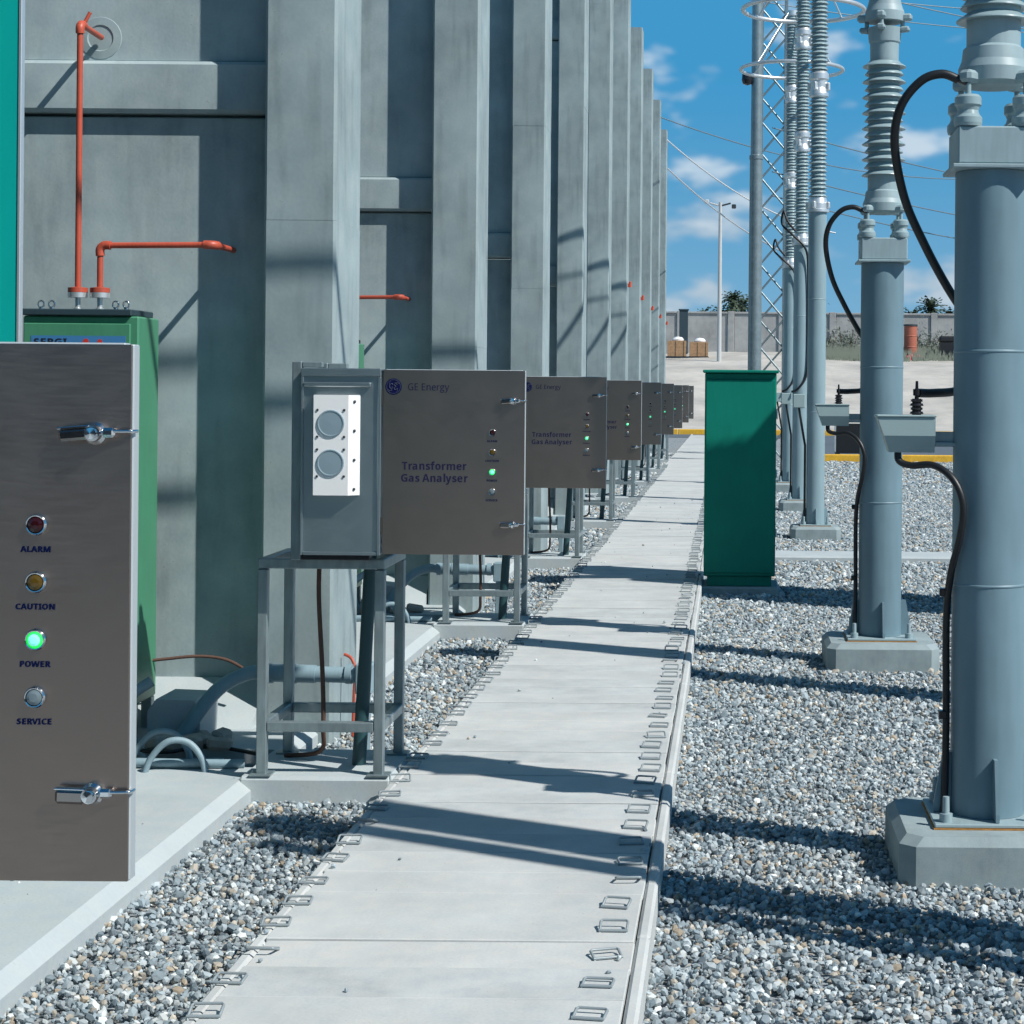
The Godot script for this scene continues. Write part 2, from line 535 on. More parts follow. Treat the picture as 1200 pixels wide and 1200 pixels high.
func make_walkway() -> void:
	var w := Node3D.new()
	w.name = "walkway"
	add_child(w)
	w.set_meta("kind", "structure")
	w.set_meta("label", "pale concrete covered trench running away from the viewer")
	var y := 0.12
	# trench walls
	var z := 3.2
	while z < 66.0:
		for s in [[-1.395, -1.355], [-0.265, -0.225]]:
			var st := mb()
			bx(st, P(s[0], -0.1, z + 2.394), P(s[1], y - 0.003, z + 0.004), 0.01)
			obj("trench_edge", st, M.slab, w)
		z += 2.4
	# covers
	var pitch := 0.262
	var kinds := []
	for k in 4:
		var st := mb()
		box(st, Vector3(0, -0.03, 0), Vector3(1.080 + 0.002 * k, 0.06, pitch - 0.0025), 0.003)
		kinds.append(st.commit())
	var loops := []
	for k in 3:
		var hm := mb()
		var a: float = [0.18, 0.10, 0.32][k]
		var d := Vector3(0, sin(a), -cos(a))
		var o := Vector3(0, 0.004, 0.035)
		var pts := [o + Vector3(-0.04, -0.02, 0), o + Vector3(-0.04, 0, 0), o + Vector3(-0.041, 0, 0) + d * 0.05, o + Vector3(-0.035, 0, 0) + d * 0.057, o + Vector3(0.035, 0, 0) + d * 0.057, o + Vector3(0.041, 0, 0) + d * 0.05, o + Vector3(0.04, 0, 0), o + Vector3(0.04, -0.02, 0)]
		tube(hm, pts, 0.0043, 6)
		tube(hm, [o + Vector3(-0.043, 0.002, 0), o + Vector3(0.043, 0.002, 0)], 0.0045, 6)
		loops.append(hm.commit())
	var n := 0
	z = 3.3
	while z < 66.0:
		var s := hang("cover_slab", kinds[rng.randi() % 4], [M.slab, M.slab, M.slab_b, M.slab_c][rng.randi() % 4], w)
		s.position = P(-0.81 + rng.randf_range(-0.004, 0.004), y + rng.randf_range(-0.004, 0.004), z)
		s.rotation = Vector3(rng.randf_range(-0.003, 0.003), rng.randf_range(-0.004, 0.004), rng.randf_range(-0.002, 0.002))
		if z < 40.0:
			for e in [-1.0, 1.0]:
				var hd := hang("handle", loops[rng.randi() % 3], M.loop, s)
				hd.position = Vector3((0.474 if e > 0 else -0.535) + rng.randf_range(-0.012, 0.012), 0.0, rng.randf_range(-0.02, 0.02))
				hd.rotation.y = rng.randfn(0.0, 0.13) + (PI if rng.randf() < 0.06 else 0.0)
		z += pitch
		n += 1

func make_pads() -> void:
	for k in range(-1, 10):
		var z0 := 3.42 + BAY * (k + 0.0)
		var st := mb()
		var a := [Vector2(-3.5, -0.1), Vector2(-1.985, -0.1), Vector2(-1.985, 0.06), Vector2(-2.035, 0.1), Vector2(-3.5, 0.1)]
		prism(st, PackedVector2Array(a), -(z0 + 4.68), -z0 - (0.0 if k > -1 else -2.0))
		var o := struct("pad", st, M.pad)
		o.set_meta("label", "raised concrete transformer pad with bevelled edge")

func make_pits() -> void:
	for k in range(-1, 10):
		var st := mb()
		bx(st, P(-9.2, -0.1, 8.4 + BAY * (k + 0.0)), P(-3.502, 0.05, 3.4 + BAY * k))
		var o := struct("oil_pit", st, M.render_dark)
		o.set_meta("label", "dark oil stained pit floor in a transformer bay")

# one stone kind: a dented twenty-faced lump
func stone(sd: int) -> ArrayMesh:
	var r := RandomNumberGenerator.new()
	r.seed = sd
	var t := (1.0 + sqrt(5.0)) / 2.0
	var v := [Vector3(-1, t, 0), Vector3(1, t, 0), Vector3(-1, -t, 0), Vector3(1, -t, 0), Vector3(0, -1, t), Vector3(0, 1, t), Vector3(0, -1, -t), Vector3(0, 1, -t), Vector3(t, 0, -1), Vector3(t, 0, 1), Vector3(-t, 0, -1), Vector3(-t, 0, 1)]
	var f := [0, 11, 5, 0, 5, 1, 0, 1, 7, 0, 7, 10, 0, 10, 11, 1, 5, 9, 5, 11, 4, 11, 10, 2, 10, 7, 6, 7, 1, 8, 3, 9, 4, 3, 4, 2, 3, 2, 6, 3, 6, 8, 3, 8, 9, 4, 9, 5, 2, 4, 11, 6, 2, 10, 8, 6, 7, 9, 8, 1]
	for i in 12:
		v[i] = v[i].normalized() * r.randf_range(0.62, 1.12) * Vector3(1.0, 0.68, 0.85)
	var st := mb()
	for i in range(0, 60, 3):
		var a: Vector3 = v[f[i]]
		var b: Vector3 = v[f[i + 1]]
		var c: Vector3 = v[f[i + 2]]
		var n := (b - a).cross(c - a).normalized()
		if n.dot(a + b + c) < 0: n = -n
		tri(st, a, b, c, n, n, n)
	return st.commit()

func make_gravel() -> void:
	var g := Node3D.new()
	g.name = "gravel"
	add_child(g)
	tag(g, "grey and tan crushed stone covering the yard", "gravel", "", "stuff")
	var shades := [Vector3(0.36, 0.41, 0.44), Vector3(0.46, 0.50, 0.52), Vector3(0.28, 0.33, 0.365), Vector3(0.60, 0.62, 0.62), Vector3(0.16, 0.20, 0.23), Vector3(0.46, 0.37, 0.28), Vector3(0.52, 0.46, 0.39), Vector3(0.20, 0.25, 0.28), Vector3(0.75, 0.76, 0.75)]
	var weights := [0.24, 0.20, 0.16, 0.11, 0.07, 0.045, 0.08, 0.05, 0.045]
	var kinds := 6
	var buf := []
	for k in kinds:
		buf.append([])
	# x from, x to, d from, d to, stones per square metre, radius
	var fields := []
	for i in 12:
		var d0 := 3.6 + i * 1.0
		var wide := 0.165 * (d0 + 1.0) + 0.5
		fields.append([-0.225, wide, d0, d0 + 1.0, 3100.0 if d0 < 9.0 else 2200.0, 0.0115 if d0 < 9.0 else 0.0135])
	for i in 6:
		var d0 := 15.6 + i * 3.0
		fields.append([-0.225, 0.165 * (d0 + 3.0) + 0.6, d0, d0 + 3.0, 1150.0, 0.0185])
	for i in 4:
		var d0 := 33.6 + i * 3.0
		fields.append([-0.225, 0.165 * (d0 + 3.0) + 0.6, d0, d0 + 3.0, 300.0, 0.03])
	fields.append([-2.06, -1.395, 3.8, 10.0, 3100.0, 0.0115])
	fields.append([-2.06, -1.395, 10.0, 20.0, 1800.0, 0.0145])
	fields.append([-2.06, -1.395, 20.0, 50.0, 600.0, 0.024])
	for k in 4:
		fields.append([-4.4, -2.06, 8.08 + BAY * k, 8.52 + BAY * k, 1600.0, 0.0155])
	# stones kicked onto the covers, the pads and the plinths
	fields.append([-1.37, -0.25, 4.0, 30.0, 3.0, 0.008])
	fields.append([-1.385, -1.30, 4.0, 26.0, 40.0, 0.009])
	fields.append([-0.33, -0.24, 4.0, 26.0, 26.0, 0.009])
	fields.append([-2.9, -2.05, 5.0, 8.0, 9.0, 0.008])
	for f in fields:
		var n := int((f[1] - f[0]) * (f[3] - f[2]) * f[4])
		for i in n:
			var x := rng.randf_range(f[0], f[1])
			var d := rng.randf_range(f[2], f[3])
			var s: float = f[5] * clampf(rng.randfn(1.0, 0.42), 0.4, 2.4)
			var b := Basis(Vector3(rng.randfn(), rng.randfn(), rng.randfn()).normalized(), rng.randf() * TAU).scaled(Vector3(s, s, s))
			var y := rng.randf_range(-0.006, 0.012) + s * 0.35
			if f[4] < 50.0:
				y = (0.1 if f[0] < -2.0 else 0.122) + s * 0.3
			var u := rng.randf()
			var c: Vector3 = shades[0]
			for j in shades.size():
				u -= weights[j]
				if u <= 0.0:
					c = shades[j]
					break
			c *= rng.randf_range(0.60, 1.12)
			c *= Vector3(0.97, 1.02, 1.03)
			buf[i % kinds].append_array([b.x.x, b.y.x, b.z.x, x, b.x.y, b.y.y, b.z.y, y, b.x.z, b.y.z, b.z.z, -d, c.x, c.y, c.z, 1.0])
	for k in kinds:
		var mm := MultiMesh.new()
		mm.transform_format = MultiMesh.TRANSFORM_3D
		mm.use_colors = true
		mm.mesh = stone(100 + k)
		mm.instance_count = buf[k].size() / 16
		mm.buffer = PackedFloat32Array(buf[k])
		var mi := MultiMeshInstance3D.new()
		mi.name = "stones"
		mi.multimesh = mm
		mi.material_override = M.stone
		mi.set_meta("kind", "stuff")
		g.add_child(mi, true)

# ---------------------------------------------------------------- fire walls
func make_fire_walls() -> void:
	var labels := [
		"nearest concrete fire wall, bare grey panels behind the green tank cabinet",
		"second concrete fire wall in the row, its red pipe stub in shadow",
		"third concrete fire wall in the row, counted from the green tank",
		"fourth concrete fire wall in the row, counted from the green tank",
		"fifth concrete fire wall in the row, counted from the green tank",
		"sixth concrete fire wall in the row, counted from the green tank",
		"seventh concrete fire wall in the row, counted from the green tank",
		"eighth concrete fire wall in the row, counted from the green tank",
		"ninth concrete fire wall in the row, second from its far end",
		"farthest concrete fire wall, last of the row against the sky"]
	for k in range(-1, 10):
		var w := thing("fire_wall", P(-2.095, 0, 9.1 + BAY * k), labels[k] if k >= 0 else "concrete fire wall standing outside the frame beside the viewer", "fire wall", "row of concrete fire walls")
		# the column, cast in lifts that do not line up perfectly
		var top := 9.35 + rng.randf_range(-0.06, 0.06)
		var cuts := [0.0, rng.randf_range(1.9, 3.0), rng.randf_range(4.4, 5.6), rng.randf_range(7.0, 8.0), top]
		var col := Node3D.new()
		col.name = "column"
		w.add_child(col)
		for i in 4:
			var st := mb()
			var e := Vector3(rng.randf_range(-0.0012, 0.0012), 0, rng.randf_range(-0.0012, 0.0012))
			var hx := 0.175 + rng.randf_range(-0.001, 0.001)
			var ch := 0.014
			var plan := PackedVector2Array([Vector2(-hx + ch, 0), Vector2(hx - ch, 0), Vector2(hx, ch), Vector2(hx, 0.6 - ch), Vector2(hx - ch, 0.6), Vector2(-hx + ch, 0.6), Vector2(-hx, 0.6 - ch), Vector2(-hx, ch)])
			prism(st, plan, cuts[i] + 0.0004, cuts[i + 1] - 0.0004, Transform3D(Basis(Vector3(1, 0, 0), Vector3(0, 0, -1), Vector3(0, 1, 0)), e))
			obj("casting_lift", st, M.column, col)
		# panels slotted into the column, with a proud band between them
		var spans := [[-0.05, 3.09], [3.35, 6.30], [6.56, 9.3]]
		for s in spans:
			var st := mb()
			bx(st, Vector3(-7.0, s[0], -0.38), Vector3(-0.1, s[1] - 0.016, -0.215), 0.006)
			obj("wall_panel", st, M.wall, w)
		for yb in [3.09, 6.30]:
			var st := mb()
			bx(st, Vector3(-7.0, yb, -0.42), Vector3(-0.1, yb + 0.256, -0.158), 0.018)
			obj("band", st, M.wall, w)
		if k >= 0 and k < 4:
			var st := mb()
			prism(st, PackedVector2Array([Vector2(-0.0, 0.08), Vector2(0.34, 0.08), Vector2(0.02, 0.30), Vector2(0.0, 0.30)]), 0.19, 1.5, Transform3D(Basis(Vector3(0, 0, 1), Vector3(0, 1, 0), Vector3(-1, 0, 0)), Vector3(0, 0, -0.213)))
			obj("mortar_fillet", st, M.pad, w)
		if k == 0:
			var st := mb()
			lathe(st, [Vector2(0.108, 0.0), Vector2(0.104, 0.005), Vector2(0.066, 0.008), Vector2(0.06, 0.003), Vector2(0.0, 0.004)], Vector3(-1.045, 3.464, -0.217), 20, Basis(Vector3.RIGHT, PI / 2))
			obj("pipe_patch", st, M.column, w)
		if k >= 5:
			var st := mb()
			bx(st, Vector3(0.176, 3.62, -0.23), Vector3(0.195, 3.69, -0.29), 0.005)
			lathe(st, [Vector2(0.0, 0.11), Vector2(0.025, 0.10), Vector2(0.028, 0.0), Vector2(0.0, 0.0)], Vector3(0.22, 3.62, -0.26), 10)
			obj("alarm_beacon", st, M.red, w)

# ---------------------------------------------------------------- gas analysers
func make_analyser() -> Node3D:
	# origin: ground under the hinge corner; x to the walkway, +z to the viewer
	var a := thing("gas_analyser", Vector3.ZERO, "", "gas analyser", "row of open gas analysers beside the walkway")
	var lo := 1.054
	var hi := 1.82
	var mid := (lo + hi) * 0.5
	# housing: open towards the walkway
	var st := mb()
	bx(st, Vector3(-0.327, lo, 0), Vector3(-0.323, hi, -0.60), 0.0)
	bx(st, Vector3(-0.323, lo, 0), Vector3(0, lo + 0.004, -0.60), 0.0)
	bx(st, Vector3(-0.323, hi - 0.004, 0), Vector3(0, hi, -0.60), 0.0)
	bx(st, Vector3(-0.323, lo + 0.004, 0), Vector3(0, hi - 0.004, -0.004), 0.0)
	bx(st, Vector3(-0.323, lo + 0.004, -0.596), Vector3(0, hi - 0.004, -0.60), 0.0)
	# folded rims on the side that faces the viewer
	bx(st, Vector3(-0.329, hi - 0.03, 0.0005), Vector3(0.002, hi + 0.002, 0.014), 0.003)
	bx(st, Vector3(-0.329, lo - 0.002, 0.0005), Vector3(-0.318, hi - 0.031, 0.012), 0.002)
	bx(st, Vector3(-0.012, lo - 0.002, 0.0005), Vector3(0.002, hi - 0.031, 0.012), 0.002)
	bx(st, Vector3(-0.317, lo - 0.002, 0.0005), Vector3(-0.013, lo + 0.012, 0.01), 0.002)
	bx(st, Vector3(-0.317, hi - 0.075, 0.0005), Vector3(-0.04, hi - 0.055, 0.02), 0.004)
	obj("housing", st, M.housing, a)
	st = mb()
	bx(st, Vector3(-0.318, lo + 0.03, -0.03), Vector3(-0.30, hi - 0.03, -0.57), 0.003)
	obj("mounting_plate", st, M.white, a)
	# white panel with two fans
	st = mb()
	var fb := 1.71 - 0.41
	prism(st, PackedVector2Array([Vector2(-0.272, 0.001), Vector2(-0.085, 0.001), Vector2(-0.125, 0.045), Vector2(-0.268, 0.045)]), 0.0, 0.412, Transform3D(Basis(Vector3(1, 0, 0), Vector3(0, 0, 1), Vector3(0, 1, 0)), Vector3(0, fb, 0)))
	var fp := obj("fan_panel", st, M.white, a)
	for i in 2:
		st = mb()
		var c := Vector3(-0.197, fb + 0.295 - 0.162 * i, 0.045)
		lathe(st, [Vector2(0.056, 0.0), Vector2(0.056, 0.004), Vector2(0.054, 0.006), Vector2(0.05, 0.006), Vector2(0.048, 0.004), Vector2(0.0, 0.005)], c, 28, Basis(Vector3.RIGHT, PI / 2))
		obj("fan_guard", st, M.fan, fp)
		for s in [[-1, -1], [1, -1], [-1, 1], [1, 1]]:
			st = mb()
			lathe(st, [Vector2(0.0, 0.005), Vector2(0.005, 0.004), Vector2(0.0055, 0.0)], c + Vector3(s[0] * 0.055, s[1] * 0.055, 0), 8, Basis(Vector3.RIGHT, PI / 2))
			obj("screw", st, M.handle, fp)
	for i in 4:
		st = mb()
		lathe(st, [Vector2(0.0, 0.006), Vector2(0.006, 0.004), Vector2(0.006, 0.0)], Vector3(-0.105, fb + 0.025 + 0.12 * i, 0.024), 8, Basis(Vector3.UP, 0.85) * Basis(Vector3.RIGHT, PI / 2))
		obj("screw", st, M.handle, fp)
	# the door, swung out square to the housing so that its face looks at the viewer
	var d := Node3D.new()
	d.name = "door"
	a.add_child(d)
	st = mb()
	bx(st, Vector3(0.010, lo + 0.004, 0.002), Vector3(0.594, hi - 0.0025, 0.006), 0.0015)
	bx(st, Vector3(0.010, lo + 0.004, -0.024), Vector3(0.020, hi - 0.002, 0.0015), 0.002)
	bx(st, Vector3(0.0205, lo + 0.004, -0.024), Vector3(0.5835, lo + 0.014, 0.0015), 0.002)
	obj("door_sheet", st, M.stainless, d)
	st = mb()
	bx(st, Vector3(0.5835, lo + 0.004, -0.024), Vector3(0.5955, hi - 0.002, 0.0015), 0.002)
	obj("door_fold", st, M.fold, d)
	st = mb()
	bx(st, Vector3(0.0205, hi - 0.012, -0.024), Vector3(0.583, hi, 0.0015), 0.002)
	obj("door_fold", st, M.fold, d)
	for yy in [lo + 0.12, hi - 0.12]:
		st = mb()
		tube(st, [Vector3(0.006, yy - 0.035, -0.004), Vector3(0.006, yy + 0.035, -0.004)], 0.006, 8)
		obj("hinge", st, M.stainless, d)
	# latches at the free edge: flat lever on a turned boss, hooked over the edge
	for i in 2:
		var yy: float = [hi - 0.128, hi - 0.637][i]
		var l := 0.545
		st = mb()
		lathe(st, [Vector2(0.015, 0.0), Vector2(0.016, 0.008), Vector2(0.012, 0.013), Vector2(0.011, 0.022), Vector2(0.0, 0.023)], Vector3(l, yy, 0.006), 18, Basis(Vector3.RIGHT, PI / 2))
		box(st, Vector3(l + 0.019, yy + 0.001, 0.014), Vector3(0.02, 0.014, 0.012), 0.004)
		tube(st, smooth_path([Vector3(l + 0.02, yy + 0.003, 0.016), Vector3(l + 0.038, yy + 0.003, 0.015), Vector3(l + 0.0525, yy + 0.003, 0.010), Vector3(l + 0.0535, yy + 0.003, -0.004)], 4), 0.0028, 6)
		obj("latch", st, M.chrome, d)
		st = mb()
		box(st, Vector3(l - 0.028, yy - 0.002, 0.022), Vector3(0.042, 0.017 + 0.003 * i, 0.009), 0.004, Basis(Vector3(0, 0, 1), 0.09 - 0.12 * i))
		obj("latch_lever", st, M.lever, d)
		st = mb()
		box(st, Vector3(l - 0.028, yy + 0.0085, 0.019), Vector3(0.046, 0.003, 0.012), 0.001, Basis(Vector3(0, 0, 1), 0.09 - 0.12 * i))
		lathe(st, [Vector2(0.008, 0.0), Vector2(0.008, 0.006), Vector2(0.0, 0.007)], Vector3(l, yy, 0.0285), 14, Basis(Vector3.RIGHT, PI / 2))
		obj("latch_trim", st, M.chrome, d)
	# four indicators with their captions
	var caps := ["ALARM", "CAUTION", "POWER", "SERVICE"]
	var lens := [M.lens_red, M.lens_amber, M.lens_green, M.lens_clear]
	for i in 4:
		var c := Vector3(0.462, hi - 0.258 - 0.0812 * i, 0.006)
		st = mb()
		lathe(st, [Vector2(0.0155, 0.0), Vector2(0.0152, 0.006), Vector2(0.0135, 0.0085), Vector2(0.0122, 0.008), Vector2(0.012, 0.003)], c, 24, Basis(Vector3.RIGHT, PI / 2))
		obj("bezel", st, M.chrome, d)
		st = mb()
		lathe(st, [Vector2(0.012, 0.004), Vector2(0.0105, 0.0085), Vector2(0.006, 0.0105), Vector2(0.0, 0.011)], c, 20, Basis(Vector3.RIGHT, PI / 2))
		obj("indicator_light", st, lens[i], d)
		if i == 2:
			st = mb()
			lathe(st, [Vector2(0.0085, 0.0097), Vector2(0.005, 0.0115), Vector2(0.0, 0.012)], c, 14, Basis(Vector3.RIGHT, PI / 2))
			obj("indicator_light", st, M.lens_core, d)
		words("lettering", caps[i], 0.0082, c + Vector3(-0.002, -0.035, 0.0008), M.navy, d, true, false, 1.12)
	# maker's round emblem, its name, and the title
	var lc := Vector3(0.052, hi - 0.072, 0.0062)
	st = mb()
	lathe(st, [Vector2(0.034, 0.0), Vector2(0.0335, 0.0012), Vector2(0.0, 0.0013)], lc, 32, Basis(Vector3.RIGHT, PI / 2))
	obj("emblem", st, M.logo, d)
	st = mb()
	var ring := []
	for q in 36:
		ring.append(lc + Vector3(cos(TAU * q / 36) * 0.0285, sin(TAU * q / 36) * 0.0285, 0.0014))
	tube(st, ring, 0.0011, 5, true)
	for q in 4:
		var t0 := TAU * q / 4 + 0.5
		var pts := []
		for j in 7:
			var t := t0 + j * 0.13
			var rr := 0.026 - 0.0016 * j
			pts.append(lc + Vector3(cos(t) * rr, sin(t) * rr, 0.0014))
		tube(st, pts, 0.0011, 5)
	# two looped script initials
	tube(st, smooth_path([lc + Vector3(-0.002, 0.008, 0.0016), lc + Vector3(-0.008, 0.013, 0.0016), lc + Vector3(-0.016, 0.005, 0.0016), lc + Vector3(-0.014, -0.006, 0.0016), lc + Vector3(-0.006, -0.006, 0.0016), lc + Vector3(-0.004, 0.001, 0.0016), lc + Vector3(-0.009, -0.014, 0.0016)], 5), 0.0016, 5)
	tube(st, smooth_path([lc + Vector3(0.015, 0.009, 0.0016), lc + Vector3(0.008, 0.013, 0.0016), lc + Vector3(0.004, 0.007, 0.0016), lc + Vector3(0.010, 0.001, 0.0016), lc + Vector3(0.003, -0.004, 0.0016), lc + Vector3(0.006, -0.012, 0.0016), lc + Vector3(0.016, -0.008, 0.0016)], 5), 0.0016, 5)
	obj("emblem_script", st, M.logo_line, d)
	words("lettering", "GE Energy", 0.027, lc + Vector3(0.143, -0.001, 0.0008), M.title, d, false)
	words("lettering", "Transformer", 0.032, Vector3(0.222, hi - 0.398, 0.0068), M.title, d)
	words("lettering", "Gas Analyser", 0.032, Vector3(0.222, hi - 0.448, 0.0068), M.title, d)
	# stand: two uprights behind the housing on a welded table frame
	for zz in [-0.05, -0.55]:
		st = mb()
		bx(st, Vector3(-0.375, 1.026, zz - 0.02), Vector3(-0.335, 1.85, zz + 0.02), 0.004)
		bx(st, Vector3(-0.334, 1.825, zz - 0.018), Vector3(-0.25, 1.848, zz + 0.018), 0.003)
		obj("upright", st, M.galvanised, a)
	var x0 := -0.51
	var x1 := -0.02
	var za := -0.13
	var zb := -0.60
	for x in [x0, x1]:
		for zz in [za, zb]:
			st = mb()
			box(st, Vector3(x, 0.55, zz), Vector3(0.042, 0.86, 0.042), 0.004)
			bx(st, Vector3(x - 0.045, 0.118, zz - 0.045), Vector3(x + 0.045, 0.126, zz + 0.045), 0.001)
			obj("leg", st, M.galvanised, a)
	for e in [[0.983, 1.025], [0.30, 0.342]]:
		for zz in [za, zb]:
			st = mb()
			bx(st, Vector3(x0 - 0.02 + (0.042 if e[0] < 0.5 else 0.0), e[0], zz - 0.0205), Vector3(x1 + 0.02 - (0.042 if e[0] < 0.5 else 0.0), e[1], zz + 0.0205), 0.004)
			obj("rail", st, M.galvanised, a)
		for x in [x0, x1]:
			st = mb()
			bx(st, Vector3(x - 0.02, e[0], zb + 0.0215), Vector3(x + 0.02, e[1], za - 0.0215), 0.004)
			obj("rail", st, M.galvanised, a)
	st = mb()
	bx(st, Vector3(-0.34, 1.027, -0.04), Vector3(-0.05, 1.05, -0.1), 0.003)
	obj("shelf_bracket", st, M.dark_chrome, a)
	st = mb()
	bx(st, Vector3(-0.34, 1.027, -0.5), Vector3(-0.05, 1.05, -0.56), 0.003)
	obj("shelf_bracket", st, M.dark_chrome, a)
	# cable and oil lines
	st = mb()
	tube(st, smooth_path([Vector3(-0.10, 1.056, -0.33), Vector3(-0.105, 0.9, -0.33), Vector3(-0.125, 0.5, -0.34), Vector3(-0.15, 0.09, -0.36)], 5), [0.026, 0.026, 0.026, 0.026, 0.026, 0.028, 0.028, 0.028, 0.028, 0.028, 0.03, 0.03, 0.03, 0.03, 0.03, 0.03], 10)
	obj("conduit", st, M.teal_pipe, a)
	st = mb()
	tube(st, smooth_path([Vector3(-0.31, 1.056, -0.3), Vector3(-0.315, 0.85, -0.3), Vector3(-0.30, 0.5, -0.32), Vector3(-0.30, 0.28, -0.34), Vector3(-0.33, 0.16, -0.42), Vector3(-0.5, 0.125, -0.5)], 5), 0.010, 8)
	obj("oil_line", st, M.brown, a)
	st = mb()
	bx(st, Vector3(-0.60, -0.08, -0.70), Vector3(0.04, 0.118, -0.085), 0.015)
	obj("plinth", st, M.pad, a)
	return a

func make_analysers() -> void:
	var labels := [
		"nearest stainless gas analyser, door with ALARM, CAUTION, POWER and SERVICE lamps",
		"second stainless gas analyser, on open stand, white twin-fan panel on its side",
		"third stainless gas analyser in the row, just past the twin-fan one",
		"fourth stainless gas analyser in the row from the viewer",
		"fifth stainless gas analyser in the row from the viewer",
		"sixth stainless gas analyser in the row from the viewer",
		"seventh stainless gas analyser in the row, mostly hidden by nearer doors",
		"eighth stainless gas analyser in the row, mostly hidden by nearer doors",
				"farthest stainless gas analyser, last door edge before the yellow kerb"]
	var a := make_analyser()
	for k in 9:
		var at := P(-1.44, -0.012 if k == 0 else 0.0, 2.66 + BAY * k)
		if k == 0:
			a.position = at
			a.set_meta("label", labels[0])
		else:
			var c := copy(a, "gas_analyser", at, labels[k])
			var dr := rng.randf_range(-0.02, 0.03)
			c.position.y = rng.randf_range(-0.012, 0.012) if k > 1 else 0.0
			for ch in c.get_children():
				if ch.name == "door" and k > 1:
					ch.rotation.y = dr

# ---------------------------------------------------------------- tank cabinet and red pipes
func make_tank_cabinet(k: int, label: String, plabel: String, plabel2: String) -> void:
	var o := P(-3.03, 0.1, 8.75 + BAY * k)
	var t := thing("tank_cabinet", o, label, "cabinet", "green tank cabinets in the bays")
	var st := mb()
	bx(st, Vector3(-0.27, 0.15, 0), Vector3(0.27, 1.965, -0.31), 0.008)
	obj("case", st, M.sage, t)
	st = mb()
	bx(st, Vector3(-0.262, 0.18, 0.002), Vector3(0.235, 1.93, 0.016), 0.004)
	var dr := obj("door", st, M.sage, t)
	st = mb()
	bx(st, Vector3(0.205, 0.36, 0.017), Vector3(0.225, 0.44, 0.04), 0.004)
	obj("handle", st, M.dark_chrome, dr)
	st = mb()
	bx(st, Vector3(-0.225, 1.70, 0.0165), Vector3(0.215, 1.872, 0.018), 0.0)
	var sg := obj("sign", st, M.blue_sign, t)
	words("lettering", "SERGI", 0.032, Vector3(-0.135, 1.842, 0.0185), M.ink, sg, true, false, 1.25)
	st = mb()
	lathe(st, [Vector2(0.014, 0.0), Vector2(0.014, 0.001), Vector2(0.0, 0.0012)], Vector3(0.03, 1.845, 0.0182), 14, Basis(Vector3.RIGHT, PI / 2))
	lathe(st, [Vector2(0.012, 0.0), Vector2(0.012, 0.001), Vector2(0.0, 0.0012)], Vector3(0.095, 1.845, 0.0182), 14, Basis(Vector3.RIGHT, PI / 2))
	obj("sign_mark", st, M.sign_red, sg)
	st = mb()
	bx(st, Vector3(-0.275, 1.967, 0.02), Vector3(0.24, 1.997, -0.315), 0.004)
	obj("lid", st, M.dark_lid, t)
	for x in [-0.24, 0.24]:
		for zz in [-0.03, -0.28]:
			st = mb()
			bx(st, Vector3(x - 0.025, 0.0, zz - 0.025), Vector3(x + 0.025, 0.149, zz + 0.025), 0.003)
			obj("foot", st, M.galvanised, t)
	for x in [-0.215, -0.165, 0.135, 0.185]:
		st = mb()
		var ring := []
		for q in 12:
			ring.append(Vector3(x + cos(TAU * q / 12) * 0.014, 2.022 + sin(TAU * q / 12) * 0.016, -0.08))
		tube(st, ring, 0.0045, 6, true)
		lathe(st, [Vector2(0.012, 0.0), Vector2(0.012, 0.01), Vector2(0.0, 0.012)], Vector3(x, 1.997, -0.08), 10)
		obj("lifting_eye", st, M.chrome, t)
	for x in [-0.085, 0.02]:
		st = mb()
		lathe(st, [Vector2(0.02, 0.0), Vector2(0.02, 0.012), Vector2(0.013, 0.014), Vector2(0.013, 0.062), Vector2(0.0, 0.062)], Vector3(x, 1.997, -0.2), 14)
		lathe(st, [Vector2(0.0, 0.062), Vector2(0.046, 0.062), Vector2(0.046, 0.086), Vector2(0.0, 0.086)], Vector3(x, 1.997, -0.2), 18)
		obj("flange", st, M.bright_alu, t)
	var y0 := 1.997 + 0.087 + 0.1
	# tall pipe that ends in the wall above the band
	var p1 := thing("red_pipe", P(-3.115, y0, 8.95 + BAY * k), plabel, "pipe", "red pipes of the tank cabinets")
	st = mb()
	lathe(st, [Vector2(0.0, 0.0), Vector2(0.046, 0.0), Vector2(0.046, 0.022), Vector2(0.018, 0.026), Vector2(0.0, 0.026)], Vector3.ZERO, 18)
	obj("flange", st, M.red, p1)
	st = mb()
	tube(st, [Vector3(0, 0.02, 0), Vector3(0, 1.28, 0)], 0.0145, 12)
	obj("riser", st, M.red, p1)
	st = mb()
	tube(st, smooth_path([Vector3(0, 1.235, 0), Vector3(0, 1.262, 0), Vector3(0, 1.28, -0.018), Vector3(0, 1.28, -0.05)], 5), 0.021, 12)
	tube(st, [Vector3(0, 1.28, -0.05), Vector3(-0.015, 1.28, -0.343)], 0.0145, 10)
	tube(st, [Vector3(0.0, 1.28, -0.04), Vector3(0.03, 1.345, -0.05)], 0.009, 8)
	obj("elbow", st, M.red, p1)
	# short pipe that runs level and turns into the wall
	var p2 := thing("red_pipe", P(-3.01, y0, 8.95 + BAY * k), plabel2, "pipe", "red pipes of the tank cabinets")
	st = mb()
	lathe(st, [Vector2(0.0, 0.0), Vector2(0.046, 0.0), Vector2(0.046, 0.022), Vector2(0.018, 0.026), Vector2(0.0, 0.026)], Vector3.ZERO, 18)
	obj("flange", st, M.red, p2)
	st = mb()
	tube(st, [Vector3(0, 0.02, 0), Vector3(0, 0.20, 0)], 0.0145, 12)
